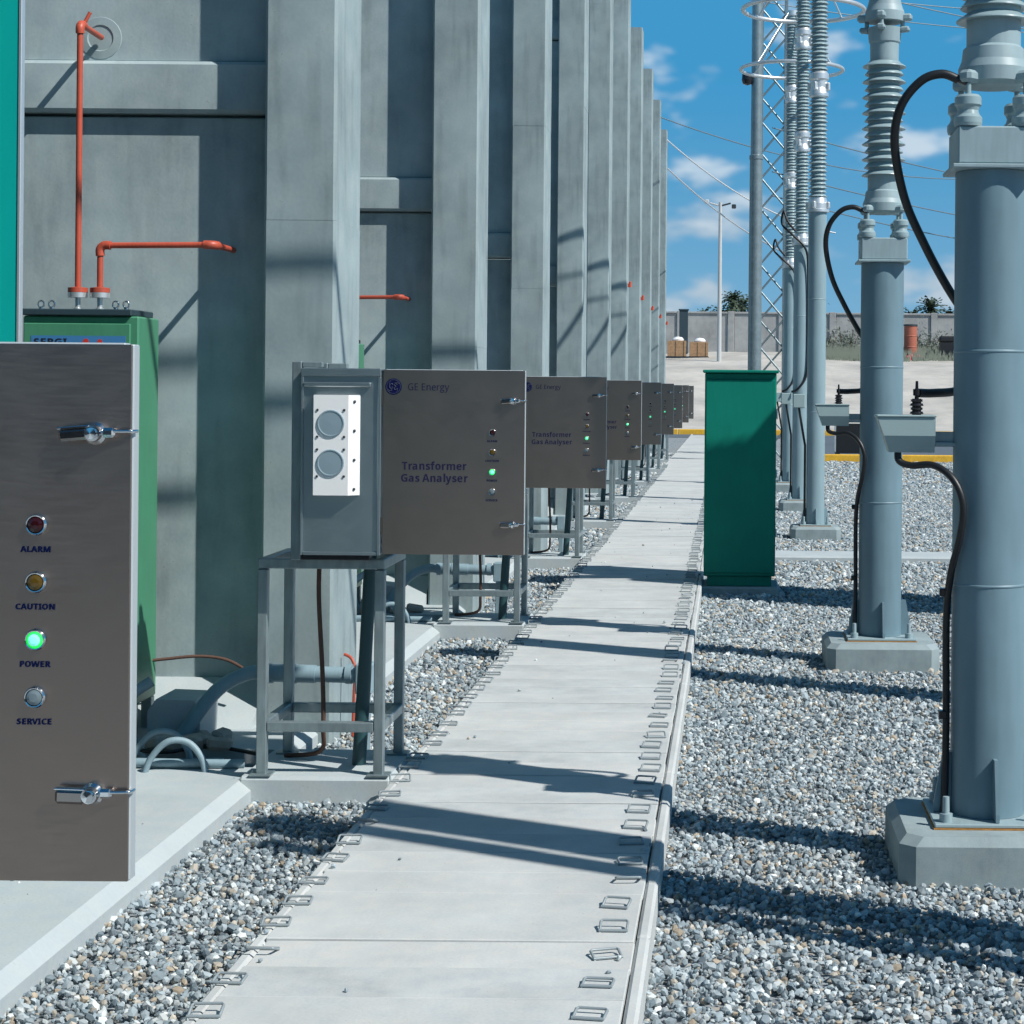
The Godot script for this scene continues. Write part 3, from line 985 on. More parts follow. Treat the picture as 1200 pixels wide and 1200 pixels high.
	tube(st, [Vector3(0.02, 0.225, 0), Vector3(0.53, 0.232, 0)], 0.0145, 12)
	obj("riser", st, M.red, p2)
	st = mb()
	tube(st, smooth_path([Vector3(0, 0.175, 0), Vector3(0, 0.207, 0), Vector3(0.018, 0.225, 0), Vector3(0.05, 0.225, 0)], 5), 0.021, 12)
	tube(st, smooth_path([Vector3(0.495, 0.232, 0), Vector3(0.525, 0.232, 0), Vector3(0.545, 0.232, -0.02), Vector3(0.545, 0.232, -0.05)], 5), 0.021, 12)
	tube(st, [Vector3(0.545, 0.232, -0.04), Vector3(0.545, 0.232, -0.343)], 0.0145, 10)
	obj("elbow", st, M.red, p2)

func make_teal_cabinet() -> void:
	var t := thing("teal_panel", P(-2.96, 0.1, 6.75), "tall teal painted steel panel, cropped by the picture's edge behind the nearest analyser", "panel")
	var st := mb()
	bx(st, Vector3(-0.4, 0.0, -0.03), Vector3(0.39, 3.3, 0), 0.004)
	obj("sheet", st, M.teal, t)
	st = mb()
	bx(st, Vector3(0.391, 0.0, -0.03), Vector3(0.402, 3.31, 0.004), 0.002)
	obj("edge_strip", st, M.bright_alu, t)
	for x in [-0.3, 0.28]:
		st = mb()
		bx(st, Vector3(x - 0.03, 0.0, -0.09), Vector3(x + 0.03, 3.2, -0.032), 0.004)
		obj("post", st, M.galvanised, t)

# the transformers stand farther in, hidden by the fire walls; they keep the sky off the bays
func make_transformers() -> void:
	var t := thing("transformer", P(-6.0, 0.1, 6.85), "large grey transformer in the nearest bay, outside the frame", "transformer", "transformers in the bays")
	var st := mb()
	bx(st, Vector3(-1.9, 0.3, -1.75), Vector3(1.7, 4.5, 1.75), 0.03)
	obj("tank", st, M.grey_paint, t)
	st = mb()
	bx(st, Vector3(-2.0, 4.502, -1.85), Vector3(1.8, 4.6, 1.85), 0.01)
	obj("cover", st, M.grey_paint, t)
	for i in 12:
		st = mb()
		bx(st, Vector3(1.72, 0.7, -1.55 + i * 0.28), Vector3(2.3, 4.1, -1.51 + i * 0.28), 0.01)
		obj("radiator_fin", st, M.grey_paint, t)
	for x in [-1.2, 0.9]:
		st = mb()
		bx(st, Vector3(x - 0.15, 0.0, -1.5), Vector3(x + 0.15, 0.299, 1.5), 0.01)
		obj("skid", st, M.grey_paint, t)
	st = mb()
	lathe(st, [Vector2(0.0, -1.3), Vector2(0.35, -1.3), Vector2(0.4, -1.2), Vector2(0.4, 1.2), Vector2(0.35, 1.3), Vector2(0.0, 1.3)], Vector3(-0.9, 5.6, 0), 24, Basis(Vector3.RIGHT, PI / 2))
	bx(st, Vector3(-1.0, 4.602, -0.9), Vector3(-0.8, 5.3, -0.7), 0.01)
	bx(st, Vector3(-1.0, 4.602, 0.7), Vector3(-0.8, 5.3, 0.9), 0.01)
	obj("conservator", st, M.grey_paint, t)
	for z in [-0.8, 0.8]:
		st = mb()
		sheds(st, 4.602, 6.6, 26, 0.12, 0.2, 0.18, 18)
		var b := obj("bushing", st, M.porcelain, t)
		b.position = Vector3(0.5, 0, z)
	for k in range(1, 4):
		copy(t, "transformer", P(-6.0, 0.1, 6.85 + BAY * k), "large grey transformer in bay %s, hidden by the fire walls" % ["two", "three", "four"][k - 1])

func make_green_cabinet() -> void:
	var t := thing("green_cabinet", P(0.085, 0, 15.85), "dark green steel kiosk standing beside the walkway", "cabinet")
	var st := mb()
	bx(st, Vector3(-0.30, 0.17, 0), Vector3(0.305, 1.885, -0.55), 0.008)
	obj("case", st, M.green, t)
	st = mb()
	bx(st, Vector3(-0.29, 0.2, 0.002), Vector3(0.294, 1.83, 0.018), 0.004)
	obj("door", st, M.green, t)
	st = mb()
	bx(st, Vector3(-0.318, 1.887, 0.055), Vector3(0.323, 1.912, -0.57), 0.006)
	obj("roof", st, M.green, t)
	st = mb()
	bx(st, Vector3(-0.27, 0.085, -0.03), Vector3(0.275, 0.169, -0.53), 0.004)
	obj("base_frame", st, M.green, t)
	st = mb()
	bx(st, Vector3(-0.33, -0.1, 0.05), Vector3(0.34, 0.084, -0.6), 0.015)
	obj("plinth", st, M.footing, t)
	for yy in [0.5, 1.0, 1.5]:
		st = mb()
		bx(st, Vector3(0.306, yy, -0.02), Vector3(0.318, yy + 0.07, -0.05), 0.003)
		obj("hinge", st, M.bright_alu, t)

# ---------------------------------------------------------------- conduits lying on the pad
func make_conduits() -> void:
	for k in 3:
		var z := BAY * k
		var st := mb()
		var w: String = ["beside the nearest fire wall", "beside the second fire wall", "beside the third fire wall"][k]
		var c := thing("conduit_elbow", P(-2.2, 0.1, 8.75 + z), "thick grey flexible conduit arching up from the pad " + w, "conduit", "thick grey conduits on the pads")
		var pts := smooth_path([Vector3(-0.33, -0.02, 0.15), Vector3(-0.27, 0.09, 0.12), Vector3(-0.16, 0.24, 0.05), Vector3(-0.04, 0.305, 0.0), Vector3(0.06, 0.31, 0.0)], 8)
		tube(st, pts, 0.033, 14)
		obj("bend", st, M.conduit, c)
		st = mb()
		tube(st, [Vector3(0.05, 0.31, 0), Vector3(0.28, 0.305, 0)], 0.042, 14)
		tube(st, [Vector3(0.28, 0.305, 0), Vector3(0.52, 0.30, 0)], 0.037, 14)
		for x in [0.05, 0.16, 0.42]:
			tube(st, [Vector3(x, 0.307, 0), Vector3(x + 0.03, 0.307, 0)], 0.046, 14)
		obj("coupling", st, M.conduit, c)
		st = mb()
		bx(st, Vector3(0.47, 0.22, -0.05), Vector3(0.55, 0.36, 0.05), 0.006)
		bx(st, Vector3(0.485, -0.15, -0.035), Vector3(0.53, 0.219, 0.035), 0.004)
		obj("junction_box", st, M.conduit, c)
		# thin loops
		for j in 2:
			var q := thing("conduit_loop", P(-2.35 - 0.12 * j, 0.1, 7.98 + z + 0.2 * j), ["thin grey conduit hoop rising from the pad, nearer one, ", "thin grey conduit hoop rising from the pad, farther one, "][j] + w, "conduit", "thin conduit hoops on the pads")
			st = mb()
			tube(st, smooth_path([Vector3(-0.13, -0.02, 0), Vector3(-0.10, 0.06, 0), Vector3(-0.03, 0.13, 0), Vector3(0.05, 0.125, -0.02), Vector3(0.11, 0.06, -0.02), Vector3(0.13, -0.02, -0.02)], 6), 0.014, 8)
			obj("hoop", st, M.conduit, q)
		st = mb()
		tube(st, smooth_path([Vector3(-0.6, 0.02, 0), Vector3(-0.2, 0.025, 0.01), Vector3(0.2, 0.02, 0), Vector3(0.34, 0.018, -0.02)], 5), 0.02, 8)
		var lp := obj("floor_conduit", st, M.conduit)
		lp.position = P(-2.42, 0.1, 8.32 + z - 0.25)
		tag(lp, "straight grey conduit lying along the pad " + w, "conduit", "conduits lying on the pads")
		st = mb()
		var poly := PackedVector2Array([Vector2(-0.12, -0.05), Vector2(0.12, -0.05), Vector2(0.125, 0.15), Vector2(0.09, 0.19), Vector2(-0.08, 0.195), Vector2(-0.12, 0.14)])
		prism(st, poly, -0.15, 0.15)
		var bl := obj("concrete_block", st, M.pad)
		bl.position = P(-2.56, 0.1, 8.82 + z)
		tag(bl, "small rough concrete block at the foot of the bay, " + w, "block", "concrete blocks in the bays")
		# white pipe run at the tank's foot, and hoses
		var hs := thing("grey_hose", P(-2.75, 0.1, 8.5 + z), "bent pale hose and bracket at the tank cabinet's foot " + w, "hose", "pale hoses at the tank cabinets")
		st = mb()
		tube(st, smooth_path([Vector3(-0.1, 0.2, 0), Vector3(0.0, 0.21, 0), Vector3(0.07, 0.26, -0.02), Vector3(0.13, 0.30, -0.04)], 5), 0.026, 10)
		obj("hose", st, M.conduit, hs)
		st = mb()
		tube(st, [Vector3(0.035, 0.2, 0.02), Vector3(0.085, 0.0, 0.02)], 0.012, 8)
		tube(st, [Vector3(-0.05, 0.2, 0.02), Vector3(-0.02, 0.0, 0.02)], 0.02, 8)
		tube(st, smooth_path([Vector3(-0.09, 0.1, 0.06), Vector3(-0.03, 0.05, 0.08), Vector3(0.03, 0.035, 0.09), Vector3(0.07, 0.05, 0.08)], 4), 0.022, 8)
		obj("bracket", st, M.conduit, hs)
		var rg := thing("crumpled_cloth", P(-2.5, 0.1, 8.55 + z), "crumpled tan sacking dropped on the pad " + w, "sacking", "tan sacking in the bays")
		st = mb()
		var rr := RandomNumberGenerator.new()
		rr.seed = 70 + k
		for e in 7:
			var m4 := Vector3(rr.randf_range(-0.2, 0.25), 0.03, rr.randf_range(-0.12, 0.12))
			box(st, m4, Vector3(rr.randf_range(0.08, 0.18), rr.randf_range(0.03, 0.07), rr.randf_range(0.06, 0.13)), 0.014, Basis.from_euler(Vector3(rr.randf_range(-0.3, 0.3), rr.randf() * 3.0, rr.randf_range(-0.3, 0.3))))
		obj("folds", st, M.sacking, rg)

func make_loose_cables() -> void:
	var runs := [
		["thin black cable trailing from the tank cabinet to the conduit", M.rubber, 0.009, [P(-2.78, 0.34, 8.74), P(-2.72, 0.2, 8.6), P(-2.66, 0.115, 8.45), P(-2.5, 0.112, 8.36), P(-2.36, 0.115, 8.5), P(-2.2, 0.112, 8.42), P(-2.06, 0.115, 8.3)]],
		["thin brown cable looped along the wall foot behind the block", M.brown, 0.008, [P(-2.8, 0.42, 9.0), P(-2.7, 0.43, 9.02), P(-2.55, 0.44, 9.05), P(-2.42, 0.42, 9.07), P(-2.3, 0.36, 9.05)]],
		["thin grey cable coiled on the pad beside the hoops", M.conduit, 0.009, [P(-2.72, 0.112, 8.2), P(-2.6, 0.114, 8.12), P(-2.55, 0.112, 8.22), P(-2.63, 0.128, 8.28), P(-2.7, 0.13, 8.18), P(-2.58, 0.128, 8.08), P(-2.45, 0.112, 8.16), P(-2.2, 0.112, 8.2)]],
		["short red hose dangling beside the nearest concrete column", M.red, 0.008, [P(-1.90, 0.42, 9.3), P(-1.86, 0.40, 9.28), P(-1.84, 0.34, 9.27), P(-1.845, 0.24, 9.27), P(-1.85, 0.02, 9.27)]]]
	for c in runs:
		var st := mb()
		tube(st, smooth_path(c[3], 6), c[2], 7)
		tag(obj("loose_cable", st, c[1]), c[0], "cable", "loose cables in the nearest bay")

# ---------------------------------------------------------------- arresters on pedestals
func sheds(st: SurfaceTool, y0: float, y1: float, n: int, core: float, big: float, small: float, seg := 24) -> void:
	var p := [Vector2(core, y0)]
	var dy := (y1 - y0) / n
	for i in n:
		var y := y0 + dy * i
		var r := big if i % 2 == 0 else small
		p.append(Vector2(core, y + dy * 0.30))
		p.append(Vector2(r - 0.006, y + dy * 0.20))
		p.append(Vector2(r, y + dy * 0.24))
		p.append(Vector2(r - 0.003, y + dy * 0.36))
		p.append(Vector2(core + 0.006, y + dy * 0.78))
		p.append(Vector2(core, y + dy * 0.9))
	p.append(Vector2(core, y1))
	lathe(st, p, Vector3.ZERO, seg)

func footing(parent: Node3D, half: float, top: float) -> void:
	var st := mb()
	var c := 0.055
	var e := 0.03
	var ring := func(h: float, y: float) -> Array:
		return [Vector3(-h + c, y, -h), Vector3(h - c, y, -h), Vector3(h, y, -h + c), Vector3(h, y, h - c), Vector3(h - c, y, h), Vector3(-h + c, y, h), Vector3(-h, y, h - c), Vector3(-h, y, -h + c)]
	var levels: Array = [ring.call(half, -0.1), ring.call(half, top - e), ring.call(half - e, top)]
	for l in 2:
		for i in 8:
			var j := (i + 1) % 8
			var a: Vector3 = levels[l][i]
			var b: Vector3 = levels[l][j]
			var q: Vector3 = levels[l + 1][j]
			var r: Vector3 = levels[l + 1][i]
			var n := (b - a).cross(r - a).normalized()
			if n.dot(Vector3(a.x + b.x, 0.1, a.z + b.z)) < 0: n = -n
			quad(st, a, b, q, r, n)
	for i in range(1, 7):
		tri(st, levels[2][0], levels[2][i], levels[2][i + 1], Vector3.UP, Vector3.UP, Vector3.UP)
	obj("plinth", st, M.footing, parent)

func pedestal(parent: Node3D, r: float, y0: float, y1: float, plate: float, gus: float, paint: Material) -> void:
	var st := mb()
	bx(st, Vector3(-plate, y0 + 0.006, -plate), Vector3(plate, y0 + 0.02, plate), 0.003)
	obj("base_plate", st, M.grey_cast, parent)
	st = mb()
	bx(st, Vector3(-plate - 0.004, y0 + 0.0005, -plate - 0.004), Vector3(plate + 0.004, y0 + 0.0055, plate + 0.004))
	obj("rusty_shim", st, M.rust, parent)
	st = mb()
	lathe(st, [Vector2(r, y0 + 0.021), Vector2(r, y1)], Vector3.ZERO, 40)
	obj("pole", st, paint, parent)
	for yw in [0.36, 0.72]:
		st = mb()
		var ys := lerpf(y0, y1, yw)
		lathe(st, [Vector2(r, ys), Vector2(r + 0.0025, ys + 0.004), Vector2(r + 0.0025, ys + 0.008), Vector2(r, ys + 0.012)], Vector3.ZERO, 40)
		obj("weld_seam", st, paint, parent)
	for q in 4:
		st = mb()
		prism(st, PackedVector2Array([Vector2(r - 0.002, y0 + 0.022), Vector2(plate - 0.015, y0 + 0.022), Vector2(plate - 0.015, y0 + 0.05), Vector2(r + 0.03, y0 + gus), Vector2(r - 0.002, y0 + gus)]), -0.007, 0.007, Transform3D(Basis(Vector3.UP, PI / 2 * q + 0.06), Vector3.ZERO))
		obj("gusset", st, paint, parent)
		st = mb()
		var o := Vector3(plate - 0.04, y0 + 0.02, 0).rotated(Vector3.UP, PI / 2 * q + PI / 4)
		o = Vector3(o.x * 1.38, o.y, o.z * 1.38)
		lathe(st, [Vector2(0.024, 0.0), Vector2(0.024, 0.03), Vector2(0.013, 0.031), Vector2(0.012, 0.09), Vector2(0.0, 0.092)], o, 6)
		obj("anchor_bolt", st, M.grey_cast, parent)

func make_arrester(at: Vector3, label: String) -> Node3D:
	var a := thing("surge_arrester", at, label, "surge arrester", "surge arresters on thick grey pedestals")
	footing(a, 0.35, 0.18)
	pedestal(a, 0.136, 0.18, 2.555, 0.215, 0.24, M.grey_paint)
	var st := mb()
	bx(st, Vector3(-0.165, 2.557, -0.165), Vector3(0.165, 2.572, 0.165), 0.003)
	bx(st, Vector3(-0.145, 2.573, -0.145), Vector3(0.145, 2.71, 0.145), 0.006)
	obj("head_box", st, M.grey_cast, a)
	for s in [[-1, -1], [1, -1], [-1, 1], [1, 1]]:
		st = mb()
		lathe(st, [Vector2(0.0, 0.0), Vector2(0.049, 0.0), Vector2(0.052, 0.012), Vector2(0.052, 0.032), Vector2(0.042, 0.044), Vector2(0.038, 0.058), Vector2(0.042, 0.07), Vector2(0.049, 0.078), Vector2(0.049, 0.105), Vector2(0.04, 0.115), Vector2(0.0, 0.116)], Vector3(s[0] * 0.105, 2.711, s[1] * 0.105), 18)
		lathe(st, [Vector2(0.011, 0.116), Vector2(0.011, 0.16), Vector2(0.0, 0.16)], Vector3(s[0] * 0.105, 2.711, s[1] * 0.105), 6)
		obj("post_insulator", st, M.porcelain, a)
	st = mb()
	lathe(st, [Vector2(0.0, 2.872), Vector2(0.10, 2.872), Vector2(0.128, 2.885), Vector2(0.13, 2.935), Vector2(0.118, 2.965), Vector2(0.112, 3.01), Vector2(0.10, 3.02), Vector2(0.10, 3.115)], Vector3.ZERO, 28)
	for q in 4:
		var an := PI / 2 * q + PI / 4
		box(st, Vector3(cos(an) * 0.14, 2.895, sin(an) * 0.14), Vector3(0.075, 0.045, 0.055), 0.012, Basis(Vector3.UP, -an))
	obj("base_casting", st, M.grey_cast, a)
	st = mb()
	sheds(st, 3.10, 3.84, 15, 0.098, 0.139, 0.124)
	obj("insulator", st, M.porcelain, a)
	st = mb()
	lathe(st, [Vector2(0.09, 3.84), Vector2(0.092, 3.95), Vector2(0.10, 3.96), Vector2(0.108, 4.05), Vector2(0.0, 4.055)], Vector3.ZERO, 24)
	lathe(st, [Vector2(0.0, 4.09), Vector2(0.125, 4.09), Vector2(0.125, 4.15), Vector2(0.11, 4.19), Vector2(0.10, 4.23), Vector2(0.088, 4.235), Vector2(0.088, 4.30), Vector2(0.0, 4.30)], Vector3.ZERO, 24)
	for q in 4:
		var an := PI / 2 * q + 0.25
		tube(st, [Vector3(cos(an) * 0.115, 4.02, sin(an) * 0.115), Vector3(cos(an) * 0.115, 4.13, sin(an) * 0.115)], 0.014, 8)
		box(st, Vector3(cos(an) * 0.13, 4.04, sin(an) * 0.13), Vector3(0.06, 0.035, 0.05), 0.01, Basis(Vector3.UP, -an))
		box(st, Vector3(cos(an) * 0.14, 4.115, sin(an) * 0.14), Vector3(0.07, 0.045, 0.055), 0.012, Basis(Vector3.UP, -an))
	obj("coupling", st, M.grey_cast, a)
	st = mb()
	sheds(st, 4.29, 4.56, 6, 0.098, 0.139, 0.124)
	obj("insulator", st, M.porcelain, a)
	st = mb()
	lathe(st, [Vector2(0.09, 4.56), Vector2(0.095, 4.58), Vector2(0.11, 4.59), Vector2(0.11, 4.62), Vector2(0.0, 4.63)], Vector3.ZERO, 24)
	obj("top_cap", st, M.grey_cast, a)
	# heavy lead from the base casting to the counter
	st = mb()
	tube(st, smooth_path([Vector3(-0.14, 2.885, 0.09), Vector3(-0.20, 2.905, 0.09), Vector3(-0.275, 2.88, 0.08), Vector3(-0.345, 2.79, 0.05), Vector3(-0.362, 2.66, 0.0), Vector3(-0.318, 2.47, -0.07), Vector3(-0.24, 2.31, -0.13), Vector3(-0.14, 2.14, -0.18), Vector3(0.0, 1.93, -0.21), Vector3(0.02, 1.82, -0.2), Vector3(-0.09, 1.755, -0.17), Vector3(-0.2, 1.742, -0.07), Vector3(-0.268, 1.742, 0.0)], 6), 0.0165, 10)
	obj("lead", st, M.rubber, a)
	st = mb()
	tube(st, [Vector3(-0.15, 2.89, 0.09), Vector3(-0.105, 2.87, 0.105)], 0.012, 8)
	tube(st, [Vector3(-0.105, 2.83, 0.105), Vector3(-0.105, 2.92, 0.105)], 0.009, 8)
	obj("lug", st, M.dark_chrome, a)
	# counter box: front folded back below
	st = mb()
	var f := [Vector3(-0.42, 1.652, 0.06), Vector3(-0.208, 1.652, 0.06), Vector3(-0.208, 1.585, 0.06), Vector3(-0.396, 1.585, 0.06), Vector3(-0.208, 1.523, 0.03), Vector3(-0.374, 1.523, 0.03)]
	var b := [Vector3(-0.42, 1.652, -0.06), Vector3(-0.208, 1.652, -0.06), Vector3(-0.208, 1.585, -0.06), Vector3(-0.396, 1.585, -0.06), Vector3(-0.208, 1.523, -0.06), Vector3(-0.374, 1.523, -0.06)]
	quad(st, f[0], f[1], f[2], f[3], Vector3(0, 0, 1))
	quad(st, f[3], f[2], f[4], f[5], Vector3(0, -0.44, 0.9).normalized())
	quad(st, f[0], f[1], b[1], b[0], Vector3.UP)
	quad(st, f[5], f[4], b[4], b[5], Vector3.DOWN)
	quad(st, f[1], f[2], b[2], b[1], Vector3.RIGHT)
	quad(st, f[2], f[4], b[4], b[2], Vector3.RIGHT)
	quad(st, f[0], f[3], b[3], b[0], Vector3(-0.94, -0.34, 0))
	quad(st, f[3], f[5], b[5], b[3], Vector3(-0.94, -0.34, 0))
	quad(st, b[0], b[1], b[2], b[3], Vector3(0, 0, -1))
	quad(st, b[3], b[2], b[4], b[5], Vector3(0, 0, -1))
	bx(st, Vector3(-0.424, 1.653, -0.064), Vector3(-0.204, 1.661, 0.066), 0.003)
	var cb := obj("counter_box", st, M.box_paint, a)
	st = mb()
	bx(st, Vector3(-0.207, 1.545, -0.03), Vector3(-0.10, 1.56, 0.03), 0.002)
	bx(st, Vector3(-0.207, 1.561, -0.005), Vector3(-0.10, 1.60, 0.005), 0.002)
	obj("bracket", st, M.galvanised, a)
	st = mb()
	sheds(st, 0.0, 0.06, 4, 0.017, 0.028, 0.024, 14)
	lathe(st, [Vector2(0.0, 0.0), Vector2(0.008, 0.0), Vector2(0.008, 0.05), Vector2(0.014, 0.052), Vector2(0.014, 0.075), Vector2(0.006, 0.077), Vector2(0.005, 0.105), Vector2(0.0, 0.105)], Vector3(0, 0.02, 0), 10)
	var bu := obj("bushing", st, M.dark_chrome, cb)
	bu.position = Vector3(-0.272, 1.661, 0)
	# control conduit down the pole
	st = mb()
	tube(st, smooth_path([Vector3(-0.34, 1.525, 0.0), Vector3(-0.335, 1.49, 0.01), Vector3(-0.29, 1.475, 0.03), Vector3(-0.215, 1.478, 0.07), Vector3(-0.15, 1.43, 0.12), Vector3(-0.115, 1.34, 0.14), Vector3(-0.122, 1.22, 0.115), Vector3(-0.148, 1.08, 0.06), Vector3(-0.158, 0.9, 0.02), Vector3(-0.156, 0.5, 0.02), Vector3(-0.165, 0.19, 0.03), Vector3(-0.2, 0.16, 0.03)], 6), 0.0135, 8)
	obj("control_cable", st, M.rubber, a)
	st = mb()
	for yy in [1.0, 0.55]:
		box(st, Vector3(-0.17, yy + 0.01, 0.02), Vector3(0.03, 0.03, 0.04), 0.004)
	obj("cable_clip", st, M.dark_chrome, a)
	return a

func make_tall_arrester(at: Vector3) -> Node3D:
	var a := thing("tall_arrester", at, "", "surge arrester", "tall ringed insulator columns on slim pedestals")
	footing(a, 0.29, 0.17)
	pedestal(a, 0.107, 0.17, 3.82, 0.18, 0.2, M.slim_paint)
	var st := mb()
	lathe(st, [Vector2(0.0, 3.82), Vector2(0.135, 3.82), Vector2(0.135, 3.85), Vector2(0.115, 3.855), Vector2(0.115, 3.92), Vector2(0.10, 3.99), Vector2(0.08, 4.0)], Vector3.ZERO, 20)
	for q in 4:
		var an := PI / 2 * q + 0.4
		box(st, Vector3(cos(an) * 0.125, 3.90, sin(an) * 0.125), Vector3(0.05, 0.08, 0.04), 0.01, Basis(Vector3.UP, -an))
	obj("base_casting", st, M.bright_alu, a)
	var spans := [[3.99, 5.15], [5.47, 6.62], [6.95, 8.1]]
	for s in spans:
		st = mb()
		sheds(st, s[0], s[1], 24, 0.08, 0.112, 0.102, 18)
		obj("insulator", st, M.porcelain, a)
	for s in [[5.15, 5.47], [6.62, 6.95]]:
		st = mb()
		lathe(st, [Vector2(0.085, s[0]), Vector2(0.115, s[0] + 0.02), Vector2(0.115, s[0] + 0.05), Vector2(0.095, s[0] + 0.12), Vector2(0.10, s[0] + 0.2), Vector2(0.118, s[0] + 0.22), Vector2(0.118, s[0] + 0.28), Vector2(0.085, s[1])], Vector3.ZERO, 18)
		for q in 4:
			var an := PI / 2 * q + 0.4
			box(st, Vector3(cos(an) * 0.115, s[0] + 0.13, sin(an) * 0.115), Vector3(0.05, 0.10, 0.04), 0.012, Basis(Vector3.UP, -an))
		obj("coupling", st, M.bright_alu, a)
	st = mb()
	lathe(st, [Vector2(0.08, 8.1), Vector2(0.11, 8.12), Vector2(0.11, 8.2), Vector2(0.0, 8.21)], Vector3.ZERO, 18)
	obj("top_cap", st, M.bright_alu, a)
	st = mb()
	var ring := []
	for q in 40:
		ring.append(Vector3(cos(TAU * q / 40) * 0.87, 7.2, sin(TAU * q / 40) * 0.87))
	tube(st, ring, 0.032, 10, true)
	obj("corona_ring", st, M.bright_alu, a)
	for q in 4:
		st = mb()
		var an := PI / 2 * q + 0.75
		tube(st, [Vector3(cos(an) * 0.87, 7.21, sin(an) * 0.87), Vector3(cos(an) * 0.1, 8.16, sin(an) * 0.1)], 0.014, 6)
		obj("ring_strut", st, M.bright_alu, a)
	st = mb()
	tube(st, smooth_path([Vector3(-0.09, 4.02, 0.1), Vector3(-0.2, 4.15, 0.12), Vector3(-0.26, 4.3, 0.08), Vector3(-0.28, 4.12, 0.05), Vector3(-0.12, 3.95, 0.14), Vector3(0.06, 3.75, 0.15), Vector3(0.095, 3.4, 0.1), Vector3(0.10, 2.6, 0.08), Vector3(0.09, 2.0, 0.10), Vector3(-0.02, 1.78, 0.14), Vector3(-0.12, 1.72, 0.05)], 6), 0.0165, 8)
	obj("lead", st, M.rubber, a)
	st = mb()
	box(st, Vector3(-0.2, 1.62, 0.02), Vector3(0.14, 0.16, 0.1), 0.008)
	obj("counter_box", st, M.box_paint, a)
	st = mb()
	tube(st, [Vector3(-0.2, 1.54, 0.02), Vector3(-0.16, 1.3, 0.02), Vector3(-0.125, 1.1, 0.02), Vector3(-0.125, 0.17, 0.02)], 0.014, 8)
	obj("control_cable", st, M.rubber, a)
	return a

func make_arresters() -> void:
	var a := make_arrester(P(0.96, 0, 6.93), "nearest thick grey pedestal carrying a surge arrester, cropped by the picture's edge")
	copy(a, "surge_arrester", P(0.96, 0, 11.93), "second thick grey pedestal, its whole finned insulator in view")
	var t := make_tall_arrester(P(1.0, 0, 21.9))
	t.set_meta("label", "slim pole with ribbed insulators, first behind the green kiosk")
	copy(t, "tall_arrester", P(1.0, 0, 26.95), "slim pole with ribbed insulators, second behind the green kiosk, upper ring")
	copy(t, "tall_arrester", P(1.0, 0, 32.0), "slim pole with ribbed insulators, farthest behind the green kiosk, lower ring")
	for ch in t.get_children():
		if String(ch.name).begins_with("lead"):
			ch.free()
	# the parallel row beyond the frame, whose shadows cross the gravel
	# tubular buses that reach out from the transformer bushings over the walkway
	for i in 2:
		var bb := thing("bus_bar", P(0.96, 6.40 - 0.16 * i, 6.95 + 5.0 * i), ["pair of tubular bus bars reaching over the first bay, out of frame", "pair of tubular bus bars reaching over the second bay, out of frame"][i], "bus bar", "bus bars over the bays")
		for j in 2:
			var tb := mb()
			tube(tb, [Vector3(-6.6, 0.675 * j - 0.31, 0), Vector3(-0.45, 0.675 * j - 0.09, 0), Vector3(2.4, 0.675 * j + 0.015, 0)], 0.026, 14)
			obj("tube", tb, M.bright_alu, bb)
		for x in [-6.3, -2.0]:
			var rs := mb()
			tube(rs, [Vector3(x, -0.4, 0.0), Vector3(x, 0.6, 0.0)], 0.03, 10)
			obj("spacer", rs, M.bright_alu, bb)
	var g := thing("gantry_column", P(2.4, 0, 5.14), "thick tubular gantry column beyond the frame, shading the foreground gravel", "column", "tubular gantry columns beyond the frame")
	footing(g, 0.4, 0.18)
	pedestal(g, 0.165, 0.18, 5.0, 0.26, 0.24, M.slim_paint)
	var st := mb()
	tube(st, [Vector3(-0.02, 0.0, 0.29), Vector3(-0.02, 4.95, 0.29)], 0.07, 14)
	obj("cable_pipe", st, M.slim_paint, g)
	for yy in [1.5, 3.2, 4.6]:
		st = mb()
		bx(st, Vector3(-0.04, yy, 0.16), Vector3(0.0, yy + 0.04, 0.225), 0.003)
		obj("pipe_clamp", st, M.slim_paint, g)
	var g2 := copy(g, "gantry_column", P(2.4, 0, 10.0), "thick tubular gantry column beyond the frame, shading gravel before the second pedestal")
	for ch in g2.get_children():
		if String(ch.name).begins_with("cable_pipe") or String(ch.name).begins_with("pipe_clamp"):
			ch.free()
	# housing on legs that shades the kiosk
	var h := thing("equipment_housing", P(3.6, 0, 14.15), "large grey equipment housing on legs beyond the frame, shading the green kiosk", "housing")
	st = mb()
	bx(st, Vector3(-0.4, 1.8, -0.45), Vector3(0.4, 5.0, 0.45), 0.02)
	obj("case", st, M.grey_paint, h)
	for x in [-0.35, 0.35]:
		for z in [-0.4, 0.4]:
			st = mb()
			bx(st, Vector3(x - 0.04, -0.1, z - 0.04), Vector3(x + 0.04, 1.799, z + 0.04), 0.004)
			obj("leg", st, M.galvanised, h)
	st = mb()
	sheds(st, 0.0, 1.5, 18, 0.09, 0.15, 0.13, 18)
	var bs := obj("bushing", st, M.porcelain, h)
	bs.position = Vector3(0.1, 4.99, 0.1)
	bs.rotation = Vector3(0.5, 0, 0)

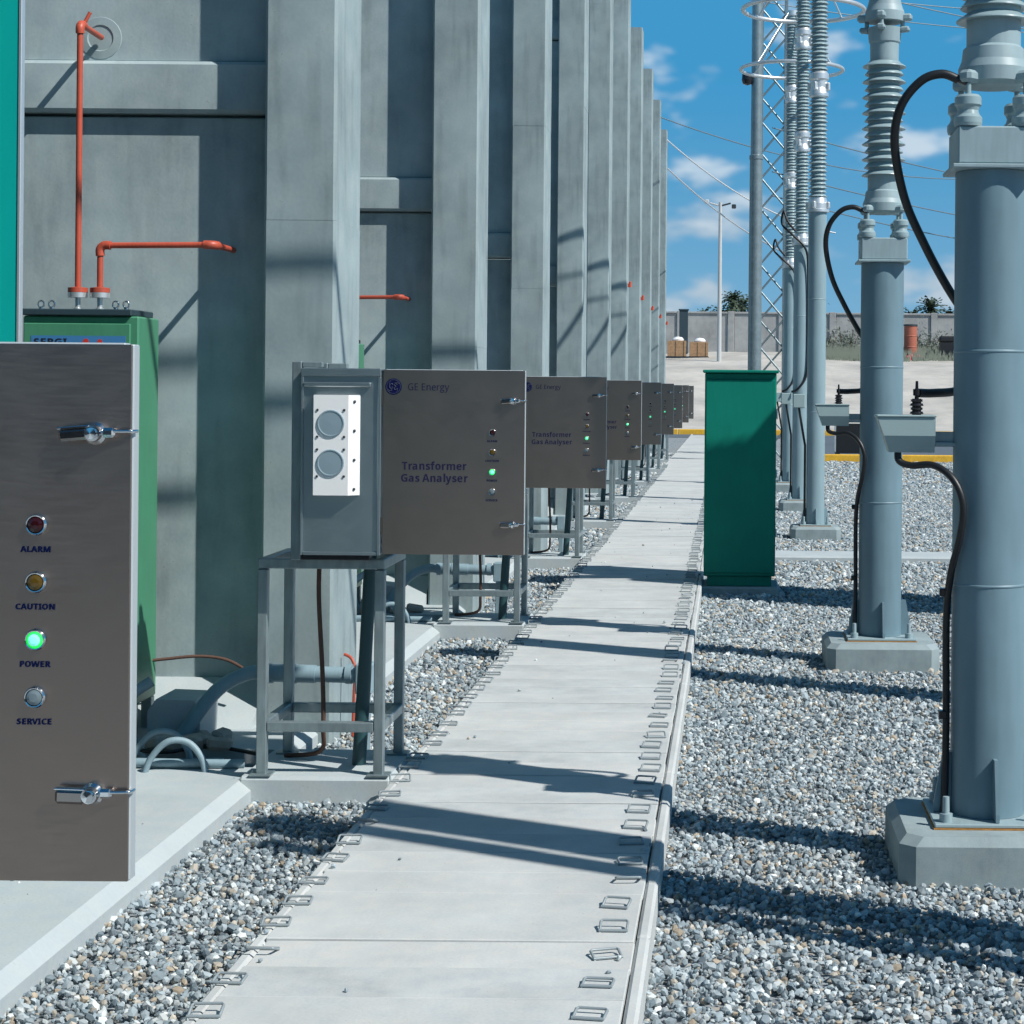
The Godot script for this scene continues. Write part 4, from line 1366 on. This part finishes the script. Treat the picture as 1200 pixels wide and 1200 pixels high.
# ---------------------------------------------------------------- masts, wires
func make_masts() -> void:
	var t := thing("steel_mast", P(0.545, 0, 43.0), "plain tubular steel mast behind the green kiosk", "mast")
	var st := mb()
	lathe(st, [Vector2(0.16, -0.1), Vector2(0.145, 7.0), Vector2(0.16, 7.02), Vector2(0.16, 7.1), Vector2(0.13, 7.12), Vector2(0.115, 13.5), Vector2(0.0, 13.5)], Vector3.ZERO, 20)
	obj("shaft", st, M.galvanised, t)
	st = mb()
	lathe(st, [Vector2(0.0, 0.0), Vector2(0.1, 0.03), Vector2(0.13, 0.12), Vector2(0.12, 0.26), Vector2(0.0, 0.3)], Vector3(-0.22, 8.7, 0.05), 14)
	obj("lamp_head", st, M.dark_chrome, t)
	# square lattice mast
	var l := thing("lattice_mast", P(1.02, 0, 47.0), "galvanised lattice mast with crossed bracing behind the slim poles", "mast")
	var h := 14.0
	var w := 0.30
	for s in [[-1, -1], [1, -1], [1, 1], [-1, 1]]:
		st = mb()
		bx(st, Vector3(s[0] * w - 0.035, -0.1, s[1] * w - 0.035), Vector3(s[0] * w + 0.035, h, s[1] * w + 0.035), 0.004)
		obj("chord", st, M.galvanised, l)
	var n := 20
	var dy := h / n
	for i in n:
		for f in 4:
			st = mb()
			var q := Basis(Vector3.UP, PI / 2 * f)
			var e := 1.0 if i % 2 == 0 else -1.0
			var p0 := q * Vector3(-w * e, i * dy, w + 0.005)
			var p1 := q * Vector3(w * e, (i + 1) * dy, w + 0.005)
			tube(st, [p0, p1], 0.026, 5)
			obj("brace", st, M.galvanised, l)
	# pale lighting pole on the bank
	var c := thing("white_pole", P(-0.62, 3.3, 100.0), "slim white concrete pole with small lamp heads on the bank", "pole")
	st = mb()
	lathe(st, [Vector2(0.125, -0.5), Vector2(0.085, 8.4), Vector2(0.0, 8.42)], Vector3.ZERO, 14)
	obj("shaft", st, M.pole_white, c)
	for s in [-1.0, 1.0]:
		st = mb()
		tube(st, [Vector3(0, 8.2, 0), Vector3(s * 0.55, 8.35, 0)], 0.05, 6)
		box(st, Vector3(s * 0.72, 8.3 - 0.12 * s, 0), Vector3(0.24, 0.22, 0.3), 0.04)
		obj("lamp_head", st, M.handle if s > 0 else M.pole_white, c)

func wire(a: Vector3, b: Vector3, sag: float, r: float, m: Material, label: String) -> void:
	var pts := []
	for i in 25:
		var t := i / 24.0
		pts.append(a.lerp(b, t) - Vector3(0, sag * 4.0 * t * (1.0 - t), 0))
	var st := mb()
	tube(st, pts, r, 5)
	var o := obj("overhead_wire", st, m)
	tag(o, label, "wire", "overhead wires")

func make_wires() -> void:
	wire(P(-2.6, 13.6, 52), P(14, 13.9, 60), 0.5, 0.017, M.wire, "topmost dark overhead wire crossing the sky")
	wire(P(-2.6, 13.3, 53), P(14, 13.5, 62), 0.4, 0.017, M.wire, "second dark overhead wire from the top of the sky")
	wire(P(-2.0, 9.0, 50), P(12, 9.6, 66), 0.9, 0.017, M.wire, "dark overhead wire level with the tops of the far fire walls")
	wire(P(-2.0, 9.1, 55), P(3.2, 6.6, 58), 0.45, 0.024, M.wire_bright, "bright conductor leaving the far fire walls, upper one")
	wire(P(-1.9, 8.2, 55), P(3.2, 5.6, 60), 0.45, 0.024, M.wire_bright, "bright conductor leaving the far fire walls, lower one")
	wire(P(1.0, 8.3, 47), P(22, 8.6, 70), 0.7, 0.017, M.wire, "dark wire sagging behind the finned insulator, upper one")
	wire(P(1.0, 7.2, 47), P(22, 7.8, 74), 0.7, 0.017, M.wire, "dark wire sagging behind the finned insulator, middle one")
	wire(P(1.0, 6.6, 47), P(22, 7.9, 78), 0.9, 0.017, M.wire, "dark wire sagging behind the finned insulator, lowest one")
	wire(P(1.2, 12.2, 47), P(24, 12.6, 60), 0.9, 0.017, M.wire, "dark overhead wire beside the finned insulator's top clamp")

# ---------------------------------------------------------------- far things
func make_far() -> void:
	# boundary wall of cast panels between posts
	var w := thing("boundary_wall", P(0, 3.5, 111), "long grey concrete panel wall along the top of the bank", "wall")
	for i in 22:
		var x := -24.0 + i * 3.0
		var st := mb()
		bx(st, Vector3(x + 0.2, 0, -0.12), Vector3(x + 2.8, 2.7, 0.0), 0.02)
		obj("wall_panel", st, M.far_wall, w)
		st = mb()
		bx(st, Vector3(x - 0.19, 0, -0.2), Vector3(x + 0.19, 2.85, 0.1), 0.02)
		obj("post", st, M.far_wall, w)
		st = mb()
		bx(st, Vector3(x + 0.2, 2.7, -0.2), Vector3(x + 2.8, 2.82, 0.08), 0.02)
		obj("coping", st, M.far_wall, w)
	var st := mb()
	bx(st, Vector3(-0.25, 0, -0.2), Vector3(0.25, 2.5, 0.2), 0.02)
	bx(st, Vector3(-0.3, 2.5, -0.25), Vector3(0.3, 2.58, 0.25), 0.02)
	var dk := obj("dark_locker", st, M.dark_lid)
	dk.position = P(-2.72, 3.75, 108)
	tag(dk, "narrow dark locker standing against the boundary wall", "locker")
	for i in 2:
		var c := thing("packing_crate", P([-2.95, -1.75][i], 3.42, 103), ["tan packing crate below the dark locker", "tan packing crate next to the white pole"][i], "crate", "packing crates on the bank")
		st = mb()
		bx(st, Vector3(-0.5, 0.1, -0.5), Vector3(0.5, 0.95 - 0.06 * i, 0.5), 0.01)
		obj("box", st, M.crate, c)
		for x in [-0.45, 0.0, 0.45]:
			st = mb()
			bx(st, Vector3(x - 0.06, 0.1, 0.502), Vector3(x + 0.06, 0.93 - 0.06 * i, 0.53), 0.005)
			obj("batten", st, M.crate, c)
		st = mb()
		bx(st, Vector3(-0.55, -0.3, -0.5), Vector3(0.55, 0.098, 0.5), 0.01)
		obj("skid", st, M.handle, c)
		st = mb()
		lathe(st, [Vector2(0.3, 0.0), Vector2(0.33, 0.08), Vector2(0.22, 0.2), Vector2(0.0, 0.24)], Vector3(0.05, 0.95 - 0.06 * i, 0.1), 10)
		obj("cover_sheet", st, M.white, c)
	# rusty drum and odds and ends before the wall
	var dr := thing("rusty_drum", P(9.95, 3.6, 104), "tall rusty orange drum on the bank between the pedestals", "drum")
	st = mb()
	lathe(st, [Vector2(0.0, -0.3), Vector2(0.36, -0.3), Vector2(0.36, 0.55), Vector2(0.38, 0.57), Vector2(0.36, 0.6), Vector2(0.36, 1.15), Vector2(0.38, 1.17), Vector2(0.36, 1.2), Vector2(0.36, 1.75), Vector2(0.0, 1.75)], Vector3.ZERO, 18)
	obj("drum_shell", st, M.orange, dr)
	st = mb()
	lathe(st, [Vector2(0.39, 1.72), Vector2(0.39, 1.82), Vector2(0.0, 1.84)], Vector3.ZERO, 18)
	obj("drum_lid", st, M.handle, dr)
	st = mb()
	for i in 6:
		box(st, Vector3(-0.3 + 0.13 * i, 0.1 + 0.04 * sin(i * 2.0), 0.1 * cos(i * 3.0)), Vector3(0.3, 0.35 + 0.1 * sin(i * 1.7), 0.3), 0.07, Basis.from_euler(Vector3(0.3 * i, 0.7 * i, 0.2)))
	var pk := obj("pink_tarp", st, M.pink)
	pk.position = P(10.0, 3.4, 102.6)
	tag(pk, "heap of pink tarpaulin at the foot of the rusty drum", "tarpaulin")
	var bp := thing("black_bin", P(11.85, 3.5, 103), "black wheeled bin standing on the bank beyond the nearest pedestal", "bin")
	st = mb()
	prism(st, PackedVector2Array([Vector2(-0.3, -0.2), Vector2(0.3, -0.2), Vector2(0.4, 0.9), Vector2(-0.4, 0.9)]), -0.35, 0.35)
	obj("tub", st, M.rubber, bp)
	st = mb()
	bx(st, Vector3(-0.44, 0.92, -0.4), Vector3(0.44, 1.25, 0.4), 0.08)
	obj("lid", st, M.rubber, bp)
	# black skip-like box on the apron
	var sk := thing("black_container", P(3.02, 0.0, 47.5), "black open container on short feet beside the yellow kerb", "container")
	st = mb()
	bx(st, Vector3(-0.36, 0.16, -0.4), Vector3(0.36, 0.2, 0.4), 0.0)
	for s in [-1.0, 1.0]:
		bx(st, Vector3(s * 0.36, 0.2, -0.4), Vector3(s * 0.33, 0.9, 0.4), 0.004)
		bx(st, Vector3(-0.33, 0.2, s * 0.4), Vector3(0.33, 0.9, s * 0.37), 0.004)
	obj("tub", st, M.rubber, sk)
	for x in [-0.3, 0.3]:
		for z in [-0.32, 0.32]:
			st = mb()
			bx(st, Vector3(x - 0.04, 0.0, z - 0.04), Vector3(x + 0.04, 0.159, z + 0.04), 0.004)
			obj("foot", st, M.handle, sk)
	st = mb()
	bx(st, Vector3(-0.40, 0.2, 0.36), Vector3(-0.363, 0.92, 0.42), 0.004)
	obj("edge_post", st, M.bright_alu, sk)
	# palms beyond the wall
	var spots := [[-3.0, 205, 9.6, 1.5], [0.2, 200, 11.2, 1.7], [1.3, 215, 11.2, 1.7], [-0.9, 190, 9.2, 1.5], [19.3, 200, 9.6, 1.6], [21.8, 205, 10.6, 2.0], [24.6, 210, 10.0, 1.8]]
	var plab := ["small bushy palm top just beyond the far end of the fire walls", "tallest palm crown rising beside the white pole", "wide palm crown next to the steel mast", "low dark palm crown partly behind the white pole", "small palm crown above the boundary wall, first between the two pedestals", "largest palm crown above the boundary wall between the two pedestals", "palm crown above the boundary wall, right against the nearest pedestal"]
	for i in spots.size():
		var s: Array = spots[i]
		var p := thing("palm_tree", P(s[0], 4.4, s[1]), plab[i], "palm", "palms beyond the boundary wall")
		st = mb()
		tube(st, smooth_path([Vector3(0, -0.5, 0), Vector3(0.15, s[2] * 0.3, 0), Vector3(0, s[2] - 4.4, 0)], 4), 0.2, 8)
		obj("trunk", st, M.trunk, p)
		st = mb()
		for q in 70:
			var an := q * 2.399
			var up := rng.randf_range(-0.9, 1.2)
			var ln: float = s[3] * rng.randf_range(0.75, 1.1)
			var prev := Vector3(0, s[2] - 4.4, 0)
			var dir := Vector3(cos(an) * cos(up), sin(up), sin(an) * cos(up))
			for j in 4:
				var nx := prev + dir * ln / 4.0
				dir = (dir + Vector3(0, -0.28, 0)).normalized()
				var sd: Vector3 = dir.cross(Vector3.UP).normalized() * (0.42 - 0.07 * j) * s[3] * 0.5
				var n: Vector3 = sd.cross(dir).normalized()
				for side in [-1.0, 1.0]:
					tri(st, prev, nx, prev.lerp(nx, 0.7) + sd * side - Vector3(0, 0.12, 0), n, n, n)
				prev = nx
		obj("crown", st, M.palm, p)
	# dry scrub before the wall
	var bs := [[5.3, 107, 1.3], [6.6, 107.5, 1.6], [8.9, 107, 1.1], [11.0, 107.5, 1.4], [12.4, 106, 1.2]]
	var blab := ["dry scrub bush before the wall beside the slim pole", "dry scrub bush before the wall beside the second pedestal", "dry scrub bush to the near side of the rusty drum", "dry scrub bush behind the black bin", "low dry scrub bush hard against the nearest pedestal"]
	for i in bs.size():
		var s: Array = bs[i]
		var p := thing("scrub_bush", P(s[0], 3.6, s[1]), blab[i], "bush", "dry scrub before the boundary wall")
		st = mb()
		for q in 6:
			var an := q * 1.05
			tube(st, [Vector3(0, -0.2, 0), Vector3(cos(an) * 0.5, s[2] * 0.5, sin(an) * 0.4), Vector3(cos(an) * 0.8, s[2], sin(an) * 0.6)], [0.05, 0.03, 0.012], 5)
		obj("stems", st, M.trunk, p)
		st = mb()
		for q in 900:
			var d := Vector3(rng.randfn(), absf(rng.randfn()) * 0.9, rng.randfn()) * 0.5
			var c := Vector3(d.x * 1.0, 0.25 + d.y * s[2] * 0.9, d.z)
			var u := Vector3(rng.randfn(), rng.randfn(), rng.randfn()).normalized() * 0.11
			var v := u.cross(Vector3(rng.randfn(), rng.randfn(), rng.randfn())).normalized() * 0.06
			var n := u.cross(v).normalized()
			tri(st, c - u, c + u, c + v, n, n, n)
		obj("foliage", st, M.scrub, p)
	st = mb()
	for q in 5200:
		var c := P(rng.randf_range(3.0, 16.0), 3.42, rng.randf_range(101.5, 106.5))
		c.y = 2.55 + (-c.z - 95.0) * 0.105
		var hh := rng.randf_range(0.25, 0.75)
		var dx := Vector3(rng.randf_range(-0.2, 0.2), 0, rng.randf_range(-0.2, 0.2))
		var w2 := Vector3(0.035, 0, rng.randf_range(-0.03, 0.03))
		var n2 := Vector3(0, 0.3, 1).normalized()
		tri(st, c - w2, c + w2, c + dx + Vector3(0, hh, 0), n2, n2, n2)
	var dg := obj("dry_grass", st, M.scrub)
	tag(dg, "strip of dry grey-green grass along the boundary wall", "grass", "", "stuff")
	# control building behind the photographer, mirrored in the doors
	var cbld := thing("control_building", P(-1.0, 0, -15.0), "long brown control building behind the viewer", "building")
	st = mb()
	bx(st, Vector3(-16, -0.1, 0), Vector3(16, 4.4, 8), 0.03)
	obj("wall", st, M.render_dark, cbld)
	st = mb()
	bx(st, Vector3(-16.4, 4.402, -0.5), Vector3(16.4, 4.7, 8.4), 0.03)
	obj("roof", st, M.render_dark, cbld)
	for i in 6:
		st = mb()
		bx(st, Vector3(-14.0 + i * 5.0, 1.2, -0.03), Vector3(-11.4 + i * 5.0, 2.7, -0.002), 0.005)
		obj("window", st, M.glass_dark, cbld)

# ---------------------------------------------------------------- everything
func _ready() -> void:
	rng.seed = 20240
	var cam := Camera3D.new()
	cam.name = "camera"
	cam.projection = Camera3D.PROJECTION_FRUSTUM
	cam.keep_aspect = Camera3D.KEEP_HEIGHT
	cam.near = 0.1
	cam.far = 3000.0
	cam.size = 0.1 * 1200.0 / 2200.0
	cam.frustum_offset = Vector2(-256.0, -144.0) * 0.1 / 2200.0
	add_child(cam)
	cam.position = Vector3(0, 1.75, 0)
	cam.rotation.z = deg_to_rad(0.5)
	cam.make_current()
	var we := WorldEnvironment.new()
	var env := Environment.new()
	env.background_mode = Environment.BG_SKY
	env.sky = make_sky()
	env.tonemap_mode = Environment.TONE_MAPPER_LINEAR
	env.tonemap_exposure = 1.0
	env.sdfgi_enabled = true
	env.ssao_enabled = true
	env.ssil_enabled = true
	we.environment = env
	add_child(we)
	var sun := DirectionalLight3D.new()
	sun.name = "sun"
	sun.light_energy = 1.6
	sun.light_color = Color(1.0, 0.985, 0.96)
	sun.light_angular_distance = 0.53
	sun.shadow_enabled = true
	add_child(sun)
	sun.look_at_from_position(SUN.normalized() * 50.0, Vector3.ZERO, Vector3.UP)
	make_materials()
	make_ground()
	make_walkway()
	make_pads()
	make_pits()
	make_gravel()
	make_fire_walls()
	make_analysers()
	make_tank_cabinet(0, "sage green tank cabinet with dark lid before the nearest fire wall", "tall red pipe rising from the nearest tank cabinet into the wall", "short red pipe running level from the nearest tank cabinet")
	make_tank_cabinet(1, "sage green tank cabinet hidden behind the nearest concrete column", "tall red pipe of the second bay, behind the nearest column", "red pipe stub of the second bay, turning into the shaded wall")
	make_teal_cabinet()
	make_transformers()
	make_green_cabinet()
	make_conduits()
	make_loose_cables()
	make_arresters()
	make_masts()
	make_wires()
	make_far()
